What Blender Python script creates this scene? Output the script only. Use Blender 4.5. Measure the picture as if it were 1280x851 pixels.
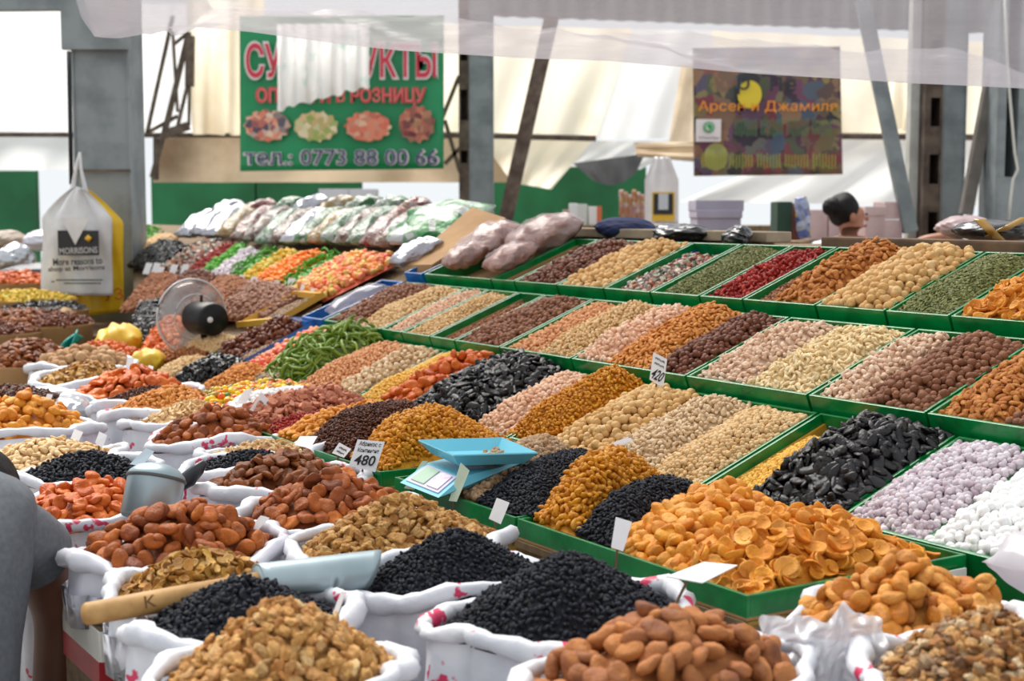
import bpy, bmesh, math, random
import numpy as np
from mathutils import Matrix, Vector, Quaternion
from math import sin, cos, atan, radians, pi
random.seed(7); RNG = np.random.default_rng(7)
for o in list(bpy.data.objects): bpy.data.objects.remove(o)
scn = bpy.context.scene
COL = scn.collection
# ------------------------------------------------------------------ camera
F = 1800.0; CX, CY = 640.0, 425.5; HOR = 260.0; H = 1.6
TH = atan((CY - HOR) / F)
FW = np.array([0, cos(TH), -sin(TH)]); UP = np.array([0, sin(TH), cos(TH)]); RT = np.array([1.0, 0, 0]); CAM = np.array([0, 0, H])
cam = bpy.data.cameras.new('camera'); cam_o = bpy.data.objects.new('camera', cam); COL.objects.link(cam_o)
cam_o.location = CAM; cam_o.rotation_euler = (pi / 2 - TH, 0, 0)
cam.sensor_width = 36.0; cam.lens = F * 36.0 / 1280.0
cam.dof.use_dof = True; cam.dof.focus_distance = 2.85; cam.dof.aperture_fstop = 6.0
cam.clip_start = 0.05; cam.clip_end = 200
scn.camera = cam_o
# ------------------------------------------------------------------ sky and sun
world = bpy.data.worlds.new('overcast_sky'); scn.world = world; world.use_nodes = True
wb = world.node_tree.nodes['Background']; wb.inputs[0].default_value = (0.93, 0.97, 1.0, 1); wb.inputs[1].default_value = 0.88
sun = bpy.data.lights.new('sun_offscreen', 'SUN'); sun.energy = 5.2; sun.angle = radians(40); sun.color = (1.0, 0.95, 0.88)
sun_o = bpy.data.objects.new('sun_offscreen', sun); COL.objects.link(sun_o); sun_o.location = (-28, 58, 85)
sun_o.rotation_euler = Vector((0.28, -0.58, -0.85)).to_track_quat('-Z', 'Y').to_euler()
vs = scn.view_settings
vs.view_transform = 'Standard'; vs.look = 'None'; vs.gamma = 1.0; vs.exposure = 0.14; vs.use_curve_mapping = False
# ------------------------------------------------------------------ pixel geometry
def ray(x, y): return FW + RT * (x - CX) / F + UP * (CY - y) / F
def at_z(x, y, z):
    r = ray(x, y); return CAM + r * ((z - H) / r[2])
def at_Y(x, y, Y):
    r = ray(x, y); return CAM + r * (Y / r[1])
def project(P):
    d = np.asarray(P) - CAM; k = d @ FW
    return CX + F * (d @ RT) / k, CY - F * (d @ UP) / k, k
AL = radians(32.3)
LU = np.array([-sin(AL), cos(AL), 0.0]); DV = np.array([cos(AL), sin(AL), 0.0]); ZZ = np.array([0, 0, 1.0])
ORG = at_z(935, 745, 1.062)
def S(u, v, z):                      # stall coordinates: u along the tiers, v up the slope, z height
    p = ORG + LU * u + DV * v; return np.array([p[0], p[1], z])
TANS = math.tan(radians(21))
TIER = {'B': (0.46, 1.062, 0.325), 'C': (0.77, 1.215, 0.335), 'D': (1.11, 1.37, 0.345)}
def tier_z(t, v):
    v0, z0, w = TIER[t]; return z0 + (v - v0) * TANS
def on_slope(x, y, v0=0.46, z0=1.05, sl=0.445):     # pixel on the inclined surface of the far stall
    n = np.cross(LU, DV + ZZ * sl); p0 = S(0, v0, z0); r = ray(x, y)
    return CAM + r * (((p0 - CAM) @ n) / (r @ n))
# ------------------------------------------------------------------ materials
def lin(c):
    return tuple(((x / 255.0) / 12.92 if x / 255.0 <= 0.04045 else ((x / 255.0 + 0.055) / 1.055) ** 2.4) for x in c[:3]) + (1.0,)
MATS = {}
def newmat(name):
    m = bpy.data.materials.new(name); m.use_nodes = True
    nt = m.node_tree; b = nt.nodes['Principled BSDF']
    return m, nt, b
def noise_node(nt, scale, detail=3.0, rough=0.55, coord='Object'):
    tc = nt.nodes.new('ShaderNodeTexCoord'); n = nt.nodes.new('ShaderNodeTexNoise')
    n.inputs['Scale'].default_value = scale; n.inputs['Detail'].default_value = detail; n.inputs['Roughness'].default_value = rough
    nt.links.new(tc.outputs[coord], n.inputs['Vector']); return n
def ramp(nt, cols, pos=None):
    r = nt.nodes.new('ShaderNodeValToRGB'); e = r.color_ramp.elements
    while len(e) < len(cols): e.new(0.5)
    for i, c in enumerate(cols):
        e[i].position = pos[i] if pos else i / (len(cols) - 1); e[i].color = lin(c)
    return r
def bump(nt, b, src, strength, dist):
    bp = nt.nodes.new('ShaderNodeBump'); bp.inputs['Strength'].default_value = strength; bp.inputs['Distance'].default_value = dist
    nt.links.new(src, bp.inputs['Height']); nt.links.new(bp.outputs[0], b.inputs['Normal'])
def mat(name, c1, c2=None, rough=0.6, scale=8, bump_s=0, bump_d=0.01, metal=0, coat=0, alpha=1, trans=0, lo=0.35, hi=0.65, spec=0.5):
    if name in MATS: return MATS[name]
    m, nt, b = newmat(name)
    b.inputs['Roughness'].default_value = rough; b.inputs['Metallic'].default_value = metal
    b.inputs['Coat Weight'].default_value = coat; b.inputs['Alpha'].default_value = alpha
    b.inputs['Specular IOR Level'].default_value = spec; b.inputs['Transmission Weight'].default_value = trans
    b.inputs['Base Color'].default_value = lin(c1)
    if c2 is not None or bump_s:
        n = noise_node(nt, scale)
        if c2 is not None:
            r = ramp(nt, [c1, c2], [lo, hi]); nt.links.new(n.outputs['Fac'], r.inputs[0]); nt.links.new(r.outputs[0], b.inputs['Base Color'])
        if bump_s: bump(nt, b, n.outputs['Fac'], bump_s, bump_d)
    MATS[name] = m; return m
def food(name, cols, size, rough=0.5, blotch=None, bs=0.4, spec=0.22, fine=1.5, bright=1.0, sss=0.0, mix=0.6):
    """each piece takes its own tone from the ramp; blotches within a piece"""
    if name in MATS: return MATS[name]
    m, nt, b = newmat(name)
    def sat(c, k=1.07, g=1.0):
        l_ = .3 * c[0] + .59 * c[1] + .11 * c[2]; return tuple(max(0, min(255, (l_ + (x - l_) * k) * g)) for x in c)
    cols = [sat(c) for c in cols]; blotch = sat(blotch, 1.07, .93) if blotch is not None else None
    oi = nt.nodes.new('ShaderNodeObjectInfo'); at = nt.nodes.new('ShaderNodeAttribute'); at.attribute_name = 'rnd'
    ad = nt.nodes.new('ShaderNodeMath'); ad.operation = 'ADD'; fr = nt.nodes.new('ShaderNodeMath'); fr.operation = 'FRACT'
    nt.links.new(oi.outputs['Random'], ad.inputs[0]); nt.links.new(at.outputs['Fac'], ad.inputs[1]); nt.links.new(ad.outputs[0], fr.inputs[0])
    r = ramp(nt, cols); nt.links.new(fr.outputs[0], r.inputs[0]); out = r.outputs[0]
    n = noise_node(nt, fine / size, 3.0); n.noise_dimensions = '4D'; mw = nt.nodes.new('ShaderNodeMath'); mw.operation = 'MULTIPLY'; mw.inputs[1].default_value = 37.0
    nt.links.new(fr.outputs[0], mw.inputs[0]); nt.links.new(mw.outputs[0], n.inputs['W'])
    if blotch is not None:
        mx = nt.nodes.new('ShaderNodeMixRGB'); mr = nt.nodes.new('ShaderNodeMapRange')
        mr.inputs['From Min'].default_value = 0.42; mr.inputs['From Max'].default_value = 0.68; mr.inputs['To Max'].default_value = mix
        nt.links.new(n.outputs['Fac'], mr.inputs[0]); nt.links.new(mr.outputs[0], mx.inputs[0])
        nt.links.new(out, mx.inputs[1]); mx.inputs[2].default_value = lin(blotch); out = mx.outputs[0]
    nt.links.new(out, b.inputs['Base Color'])
    b.inputs['Roughness'].default_value = rough; b.inputs['Specular IOR Level'].default_value = spec
    if sss: b.inputs['Subsurface Weight'].default_value = sss; b.inputs['Subsurface Radius'].default_value = (size * .5, size * .25, size * .1); b.inputs['Subsurface Scale'].default_value = 1.0
    if bs:
        n5 = noise_node(nt, fine * 2.6 / size, 4.0, .65); bump(nt, b, n5.outputs['Fac'], min(1.0, bs * 1.5), size * 0.22)
    MATS[name] = m; return m
def film_mat(name, c, opacity=0.45, rough=0.25, gloss=0.25, streak=False):
    """thin clear or milky plastic: partly see-through, partly scattering"""
    if name in MATS: return MATS[name]
    m, nt, b = newmat(name); nt.nodes.remove(b); out = nt.nodes['Material Output']
    tr = nt.nodes.new('ShaderNodeBsdfTransparent'); df = nt.nodes.new('ShaderNodeBsdfDiffuse'); tl = nt.nodes.new('ShaderNodeBsdfTranslucent'); gl = nt.nodes.new('ShaderNodeBsdfGlossy')
    df.inputs[0].default_value = lin(c); tl.inputs[0].default_value = lin(c); gl.inputs['Roughness'].default_value = rough
    m1 = nt.nodes.new('ShaderNodeMixShader'); m1.inputs[0].default_value = 0.5
    nt.links.new(df.outputs[0], m1.inputs[1]); nt.links.new(tl.outputs[0], m1.inputs[2])
    m2 = nt.nodes.new('ShaderNodeMixShader'); m2.inputs[0].default_value = gloss
    nt.links.new(m1.outputs[0], m2.inputs[1]); nt.links.new(gl.outputs[0], m2.inputs[2])
    m3 = nt.nodes.new('ShaderNodeMixShader'); n = noise_node(nt, 6, 4)
    if streak:                    # long stretched creases as fine relief, even opacity
        mp = nt.nodes.new('ShaderNodeMapping'); mp.inputs['Scale'].default_value = (.28, .5, 3.2); mp.inputs['Rotation'].default_value = (0, .16, 0); tc_ = nt.nodes.new('ShaderNodeTexCoord'); ns = nt.nodes.new('ShaderNodeTexNoise')
        nt.links.new(tc_.outputs['Object'], mp.inputs[0]); nt.links.new(mp.outputs[0], ns.inputs['Vector']); ns.inputs['Scale'].default_value = 5; ns.inputs['Detail'].default_value = 6; opacity_w = .03
        bp = nt.nodes.new('ShaderNodeBump'); bp.inputs['Strength'].default_value = .8; bp.inputs['Distance'].default_value = .05; nt.links.new(ns.outputs['Fac'], bp.inputs['Height'])
        for sh in (df, tl, gl): nt.links.new(bp.outputs[0], sh.inputs['Normal'])
    else: opacity_w = .13
    mr = nt.nodes.new('ShaderNodeMapRange'); mr.inputs['From Min'].default_value = 0.3; mr.inputs['From Max'].default_value = 0.7
    mr.inputs['To Min'].default_value = max(0, opacity - opacity_w); mr.inputs['To Max'].default_value = min(1, opacity + opacity_w)
    nt.links.new(n.outputs['Fac'], mr.inputs[0]); nt.links.new(mr.outputs[0], m3.inputs[0])
    nt.links.new(tr.outputs[0], m3.inputs[1]); nt.links.new(m2.outputs[0], m3.inputs[2]); nt.links.new(m3.outputs[0], out.inputs[0])
    MATS[name] = m; return m
def tarp_mat(name, c1, c2, scale=1.2, tl_w=0.6, lo=0.4, hi=0.7):
    if name in MATS: return MATS[name]
    m, nt, b = newmat(name); nt.nodes.remove(b); out = nt.nodes['Material Output']
    df = nt.nodes.new('ShaderNodeBsdfDiffuse'); tl = nt.nodes.new('ShaderNodeBsdfTranslucent')
    n = noise_node(nt, scale, 5, 0.6); r = ramp(nt, [c1, c2], [lo, hi]); nt.links.new(n.outputs['Fac'], r.inputs[0])
    nt.links.new(r.outputs[0], df.inputs[0]); nt.links.new(r.outputs[0], tl.inputs[0])
    m1 = nt.nodes.new('ShaderNodeMixShader'); m1.inputs[0].default_value = tl_w
    nt.links.new(df.outputs[0], m1.inputs[1]); nt.links.new(tl.outputs[0], m1.inputs[2]); nt.links.new(m1.outputs[0], out.inputs[0])
    MATS[name] = m; return m
# ------------------------------------------------------------------ objects
def link(o, parent=None):
    COL.objects.link(o)
    if parent is not None: o.parent = parent
    return o
def tag(o, label=None, cat=None, group=None, kind=None):
    if label: o['label'] = label
    if cat: o['category'] = cat
    if group: o['group'] = group
    if kind: o['kind'] = kind
    return o
def thing(name, label, cat, loc=(0, 0, 0), rot=None, group=None):
    o = bpy.data.objects.new(name, None); o.empty_display_size = 0.05; o.location = loc
    if rot is not None: o.rotation_euler = rot
    link(o); return tag(o, label, cat, group)
def mesh_np(name, V, Fc, smooth=True, rnd=None):
    V = np.asarray(V, dtype=np.float32); Fc = np.asarray(Fc, dtype=np.int32)
    me = bpy.data.meshes.new(name); k = Fc.shape[1]
    me.vertices.add(len(V)); me.vertices.foreach_set('co', V.ravel())
    me.loops.add(Fc.size); me.loops.foreach_set('vertex_index', Fc.ravel())
    me.polygons.add(len(Fc)); me.polygons.foreach_set('loop_start', np.arange(0, Fc.size, k, dtype=np.int32))
    me.polygons.foreach_set('use_smooth', np.full(len(Fc), smooth))
    if rnd is not None:
        a = me.attributes.new('rnd', 'FLOAT', 'POINT'); a.data.foreach_set('value', np.asarray(rnd, dtype=np.float32))
    me.update(calc_edges=True); return me
def obj(name, me, m, parent=None):
    o = bpy.data.objects.new(name, me)
    if m is not None: me.materials.append(m)
    return link(o, parent)
class MB:
    def __init__(s): s.v = []; s.f = []
    def add(s, V, Fc):
        n = len(s.v); s.v += [tuple(map(float, p)) for p in V]; s.f += [tuple(i + n for i in f) for f in Fc]; return s
    def box(s, c, d, ax=None, bev=0.0):
        """box with centre c, full sizes d, axes ax (3 vectors); bev chamfers the edges"""
        c = np.asarray(c, float); X, Y, Z = ax if ax is not None else np.eye(3)
        X, Y, Z = map(np.asarray, (X, Y, Z)); h = np.asarray(d, float) / 2
        if bev <= 0:
            P = [c + X * h[0] * i + Y * h[1] * j + Z * h[2] * k for k in (-1, 1) for j in (-1, 1) for i in (-1, 1)]
            return s.add(P, [(0, 2, 3, 1), (4, 5, 7, 6), (0, 1, 5, 4), (2, 6, 7, 3), (0, 4, 6, 2), (1, 3, 7, 5)])
        b = min(bev, *(h * 0.9)); bm = bmesh.new(); bmesh.ops.create_cube(bm, size=1.0)
        for v in bm.verts: v.co = Vector((v.co.x * d[0], v.co.y * d[1], v.co.z * d[2]))
        bmesh.ops.bevel(bm, geom=list(bm.edges), offset=b, segments=2, affect='EDGES', profile=0.7)
        bm.verts.index_update()
        V = [c + X * v.co.x + Y * v.co.y + Z * v.co.z for v in bm.verts]; Fc = [[v.index for v in f.verts] for f in bm.faces]
        bm.free(); return s.add(V, Fc)
    def beam(s, p, q, w, t, bev=0.0):
        p = np.asarray(p, float); q = np.asarray(q, float); z = (q - p); ln = np.linalg.norm(z); z = z / ln
        a = np.array([0, 1.0, 0]) if abs(z[1]) < 0.9 else np.array([1.0, 0, 0])
        x = np.cross(a, z); x /= np.linalg.norm(x); y = np.cross(z, x)
        return s.box((p + q) / 2, (w, t, ln), (x, y, z), bev)
    def tube(s, pts, r, n=8, cap=True):
        pts = [np.asarray(p, float) for p in pts]; rs = r if hasattr(r, '__len__') else [r] * len(pts); V = []; Fc = []
        ref = np.array([0, 0, 1.0])
        for i, p in enumerate(pts):
            t = pts[min(i + 1, len(pts) - 1)] - pts[max(i - 1, 0)]; t = t / (np.linalg.norm(t) + 1e-9)
            a = ref if abs(t[2]) < 0.95 else np.array([1.0, 0, 0])
            x = np.cross(a, t); x /= np.linalg.norm(x); y = np.cross(t, x)
            V += [p + (x * cos(2 * pi * k / n) + y * sin(2 * pi * k / n)) * rs[i] for k in range(n)]
        for i in range(len(pts) - 1):
            for k in range(n): Fc.append((i * n + k, i * n + (k + 1) % n, (i + 1) * n + (k + 1) % n, (i + 1) * n + k))
        if cap: Fc.append(tuple(range(n))[::-1]); Fc.append(tuple((len(pts) - 1) * n + k for k in range(n)))
        return s.add(V, Fc)
    def grid(s, fn, nu, nv):
        V = [fn(i / nu, j / nv) for j in range(nv + 1) for i in range(nu + 1)]
        Fc = [(j * (nu + 1) + i, j * (nu + 1) + i + 1, (j + 1) * (nu + 1) + i + 1, (j + 1) * (nu + 1) + i) for j in range(nv) for i in range(nu)]
        return s.add(V, Fc)
    def lathe(s, prof, c=(0, 0, 0), ax=None, n=24):
        c = np.asarray(c, float); X, Y, Z = ax if ax is not None else np.eye(3); X, Y, Z = map(np.asarray, (X, Y, Z)); V = []; Fc = []
        for r, z in prof: V += [c + (X * cos(2 * pi * k / n) + Y * sin(2 * pi * k / n)) * r + Z * z for k in range(n)]
        for i in range(len(prof) - 1):
            for k in range(n): Fc.append((i * n + k, i * n + (k + 1) % n, (i + 1) * n + (k + 1) % n, (i + 1) * n + k))
        return s.add(V, Fc)
    def build(s, name, m, parent=None, smooth=False):
        me = bpy.data.meshes.new(name); me.from_pydata(s.v, [], s.f); me.update()
        if smooth: me.polygons.foreach_set('use_smooth', [True] * len(me.polygons))
        o = obj(name, me, m, parent)
        return o
def solidify(o, t):
    md = o.modifiers.new('solidify', 'SOLIDIFY'); md.thickness = t; md.offset = 0; return o
def text_mesh(s, w, h, m, name, parent, M, offset=0.0, extrude=0.0008, shear=0.0, spacing=1.0):
    """lettering stretched into a w by h box centred on matrix M (x right, y up, z out)"""
    cu = bpy.data.curves.new('t', 'FONT'); cu.body = s; cu.align_x = 'CENTER'; cu.align_y = 'CENTER'; cu.extrude = 0.0; cu.resolution_u = 3
    cu.offset = offset; cu.shear = shear; cu.space_character = spacing
    to = bpy.data.objects.new('t', cu); COL.objects.link(to); bpy.context.view_layer.update()
    dg = bpy.context.evaluated_depsgraph_get(); me = bpy.data.meshes.new_from_object(to.evaluated_get(dg))
    bpy.data.objects.remove(to); bpy.data.curves.remove(cu)
    n = len(me.vertices); co = np.zeros(n * 3, np.float32)
    if n:
        me.vertices.foreach_get('co', co); co = co.reshape(-1, 3); lo = co.min(0); hi = co.max(0)
        co = (co - (lo + hi) / 2) / np.maximum(hi - lo, 1e-6) * np.array([w, h, 1]); 
        R = np.array(M.to_3x3()); co = co @ R.T + np.array(M.translation)
        me.vertices.foreach_set('co', co.astype(np.float32).ravel()); me.update()
    me.materials.clear(); o = obj(name, me, m, parent); return o
def frame_M(c, X, Y):
    X = Vector(X).normalized(); Z = X.cross(Vector(Y)).normalized(); Y = Z.cross(X)
    M = Matrix((X, Y, Z)).transposed().to_4x4(); M.translation = Vector(c); return M
# ------------------------------------------------------------------ pieces of food: templates
_ICO = {}
def ico(n):
    if n in _ICO: return _ICO[n]
    bm = bmesh.new(); bmesh.ops.create_icosphere(bm, subdivisions=n + 1, radius=1.0); bm.verts.index_update()
    V = np.array([v.co[:] for v in bm.verts]); Fc = np.array([[v.index for v in f.verts] for f in bm.faces], dtype=np.int32); bm.free()
    _ICO[n] = (V, Fc); return _ICO[n]
def wob(V, seed, freq, k=5):
    r = np.random.default_rng(seed); s = np.zeros(len(V))
    for i in range(k):
        d = r.normal(size=3); d /= np.linalg.norm(d); s += np.sin((V @ d) * freq * r.uniform(0.7, 1.5) + r.uniform(0, 6.28))
    return s / k
def tmpl(kind, lod, seed):
    """unit piece, longest side about 2 -> later scaled to half the piece's length"""
    V, Fc = ico(lod); V = V.copy(); r = np.random.default_rng(seed * 31 + 5)
    x, y, z = V[:, 0].copy(), V[:, 1].copy(), V[:, 2].copy(); rr = np.sqrt(x * x + y * y)
    if kind == 'apricot':        # dried whole fruit, flattened, creased
        cr_ = -np.abs(wob(V, seed + 21, 3.0, 3)); w = 1 + 0.17 * wob(V, seed, 3.0) + .16 * cr_; c = r.uniform(.40, .58)
        V = np.c_[x * w, y * w * r.uniform(.74, .95), z * c * w - 0.26 * np.exp(-((x * .8 + y * .3) / .38) ** 2) * np.sign(z) * (1 - rr * .8).clip(0)]
        V[:, 2] += 0.13 * wob(V, seed + 3, 4.5); V *= (1 + .035 * wob(V, seed + 5, 13))[:, None]
    elif kind == 'fat':          # plump wrinkled fruit
        cr_ = -np.abs(wob(V, seed + 21, 3.4, 3)); w = 1 + 0.09 * wob(V, seed, 3.0) + .15 * cr_ + 0.035 * wob(V, seed + 9, 9)
        V = V * w[:, None] * np.array([1.12, r.uniform(.74, .9), r.uniform(.52, .68)]); V[:, 2] -= 0.20 * np.exp(-((x - .1) / .28) ** 2) * (z > 0) * (1 - np.abs(y)); V *= (1 + .025 * wob(V, seed + 5, 15))[:, None]
    elif kind == 'cup':          # curled halves, open like a shell with a thick lip
        w = 1 + 0.13 * wob(V, seed, 2.6); b = r.uniform(.55, 1.0)
        V = np.c_[x * w, y * w * r.uniform(.68, .95), z * (.26 + .10 * rr ** 3) + b * (rr ** 2.2) * .55 - .2 + .09 * wob(V, seed + 2, 4.0) + .22 * x * y * r.choice([-1, 1])]
        V *= (1 + .03 * wob(V, seed + 5, 12))[:, None]
    elif kind == 'almond':
        t = 1 - 0.32 * x; V = np.c_[x, y * .56 * t, z * .36 * t + .05 * wob(V, seed, 5)]
    elif kind == 'hazel':
        V = V * (1 + 0.04 * wob(V, seed, 4))[:, None]; V[:, 2] *= .92; V[:, 2] += 0.22 * np.exp(-((1 - z) / .12)) ; V[:, 2] = np.where(z < -.75, -.72, V[:, 2])
    elif kind == 'cashew':
        V = np.c_[x, y * .42 * (1 + .2 * x) + .62 * (x ** 2) - .3, z * .40]; V += .03 * wob(V, seed, 5)[:, None]
    elif kind == 'pistachio':
        g = np.exp(-(z / .16) ** 2) * (x > -.3); V = np.c_[x, y * .62 * (1 - .12 * x) * (1 - .28 * g * (y > 0)), z * .56]; V *= (1 + .03 * wob(V, seed, 5))[:, None]
    elif kind == 'peanut':
        V = np.c_[x, y * .66, z * .62] * (1 + .05 * wob(V, seed, 4))[:, None]
    elif kind == 'chickpea':
        V = V * (1 + .07 * wob(V, seed, 3.5))[:, None]; V[:, 0] += .25 * np.exp(-(1 - x) / .12); V[:, 2] *= .92
    elif kind == 'raisin':
        w = 1 + .16 * wob(V, seed, 4) + .09 * wob(V, seed + 1, 9); V = np.c_[x, y * .6, z * .5] * w[:, None]
    elif kind == 'prune':
        w = 1 + .20 * wob(V, seed, 4.2) + .10 * wob(V, seed + 1, 9); V = np.c_[x, y * .62, z * .36] * w[:, None]; V[:, 2] += .15 * x * x - .1 * y
    elif kind == 'walnut':       # broken kernels with brain-like lobes
        w = 1 + .24 * wob(V, seed, 5.0) + .14 * wob(V, seed + 1, 11); V = np.c_[x, y * r.uniform(.6, .9), z * r.uniform(.38, .6)] * w[:, None]; V[:, 2] += .25 * np.abs(y) - .1
    elif kind == 'bean':         # split toasted beans / opened shells
        V = np.c_[x, y * .7 * (1 - .15 * x), z * .22 + .28 * rr ** 2] * (1 + .08 * wob(V, seed, 4))[:, None]
    elif kind == 'shell':
        V = V * (1 + .05 * wob(V, seed, 9) + .03 * np.exp(-(y / .08) ** 2))[:, None]; V[:, 0] *= 1.08
    elif kind == 'seed':
        V = np.c_[x, y * .52 * (1 - .3 * x), z * .2]
    elif kind == 'shard':
        e = 3.0; V = np.sign(V) * np.abs(V) ** .35; V = V * r.uniform(.55, 1.0, 3) * np.array([1, .85, .5]); V[:, 0] += V[:, 1] * r.uniform(-.6, .6); V += .16 * wob(V, seed, 2.5)[:, None]
    elif kind == 'gum':
        V = np.sign(V) * np.abs(V) ** .6 * np.array([1, .8, .6]) * (1 + .06 * wob(V, seed, 3))[:, None]
    elif kind == 'ribbon':
        a = x * 1.2 + r.uniform(-.3, .3); V = np.c_[np.sin(a) * 1.0, y * .13 + .25 * np.cos(a * 1.7), z * .17 + .22 * np.sin(a * 2.1 + seed)]
    elif kind == 'sugar':
        V = V * (1 + .12 * wob(V, seed, 6) + .07 * wob(V, seed + 4, 12))[:, None]; V[:, 2] *= .85
    else:                        # ball
        V = V * (1 + .02 * wob(V, seed, 3))[:, None]; V[:, 2] *= .93
    return V, Fc
FLAT = {'apricot': .55, 'cup': .6, 'almond': .5, 'cashew': .7, 'seed': .5, 'prune': .8, 'bean': .9, 'walnut': .9, 'ribbon': .35, 'shard': 1.0, 'fat': .9}
_TM = {}
def templates(kind, lod, size, m, name):
    key = (kind, lod, round(size, 4), m.name, name)
    if key not in _TM:
        L = []
        for s in range(5):
            V, Fc = tmpl(kind, lod, s + 11); me = mesh_np(name, V * size / 2, Fc, smooth=kind not in ('shard',)); me.materials.append(m); L.append(me)
        _TM[key] = L
    return _TM[key]
def rand_quats(N, flat):
    """orientation matrices (n,3,3): z axis near the normal within flat radians (or fully random)"""
    n = len(N); r = RNG
    if flat is None:
        q = r.normal(size=(n, 4)); q /= np.linalg.norm(q, axis=1)[:, None]; w, x, y, z = q.T
        return np.stack([np.stack([1 - 2 * (y * y + z * z), 2 * (x * y - z * w), 2 * (x * z + y * w)], 1), np.stack([2 * (x * y + z * w), 1 - 2 * (x * x + z * z), 2 * (y * z - x * w)], 1), np.stack([2 * (x * z - y * w), 2 * (y * z + x * w), 1 - 2 * (x * x + y * y)], 1)], 1)
    Z = N + r.normal(size=(n, 3)) * flat * .75; Z /= np.linalg.norm(Z, axis=1)[:, None]
    X = r.normal(size=(n, 3)); X -= Z * (X * Z).sum(1)[:, None]; X /= np.linalg.norm(X, axis=1)[:, None]
    return np.stack([X, np.cross(Z, X), Z], 2)
# ------------------------------------------------------------------ heap surfaces
class Patch:                     # heap between four corner points: front-left, front-right, back-right, back-left
    def __init__(s, q, hb=.03, off=-.012, seed=0, ex=2.2, back=.28, front=.26, lump=.006):
        s.q = [np.asarray(p, float) for p in q]; s.hb = hb; s.off = off; s.seed = seed; s.ex = ex; s.bk = back; s.fr = front; s.lump = lump
        s.La = (np.linalg.norm(s.q[1] - s.q[0]) + np.linalg.norm(s.q[2] - s.q[3])) / 2; s.Lb = (np.linalg.norm(s.q[3] - s.q[0]) + np.linalg.norm(s.q[2] - s.q[1])) / 2
    def P(s, a, b):
        a = np.clip(a, 0, 1); b = np.clip(b, 0, 1); A = a[:, None]; B = b[:, None]
        p = s.q[0] * (1 - A) * (1 - B) + s.q[1] * A * (1 - B) + s.q[2] * A * B + s.q[3] * (1 - A) * B
        cr = 1 - np.abs(2 * a - 1) ** s.ex; en = np.sin(pi / 2 * np.minimum(1, b / s.fr)) ** .9 * np.sin(pi / 2 * np.minimum(1, (1 - b) / s.bk)) ** .9
        p = p.copy(); p[:, 2] += s.off + s.hb * cr * en + s.lump * np.sin(a * 5 + s.seed) * np.sin(b * 7 + s.seed * 2.1) * cr; return p
    def inside(s, a, b): return (a >= 0.02) & (a <= .98) & (b >= .0) & (b <= .99)
    rng = (0, 1)
class Dome:                      # rounded heap with an elliptic foot
    def __init__(s, c, eu, ev, ru, rv, h, p=1.7, peak=(0, 0), seed=0):
        s.c = np.asarray(c, float); s.eu = eu; s.ev = ev; s.ru = ru; s.rv = rv; s.h = h; s.p = p; s.pk = peak; s.La = 2 * ru; s.Lb = 2 * rv; s.seed = seed
    def P(s, a, b):
        r = np.sqrt(a * a + b * b); p = s.c + np.outer(a * s.ru, s.eu) + np.outer(b * s.rv, s.ev)
        k = np.clip(1 - r, 0, 1); x = np.sqrt((a - s.pk[0] * k) ** 2 + (b - s.pk[1] * k) ** 2)
        p[:, 2] += s.h * (1 - np.clip(x, 0, 1.05) ** s.p) + .05 * s.h * np.sin(a * 6 + s.seed) * np.sin(b * 5 + s.seed); return p
    def inside(s, a, b): return a * a + b * b < .97
    rng = (-1, 1)
NIND = 0; HEAPS = []
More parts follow.
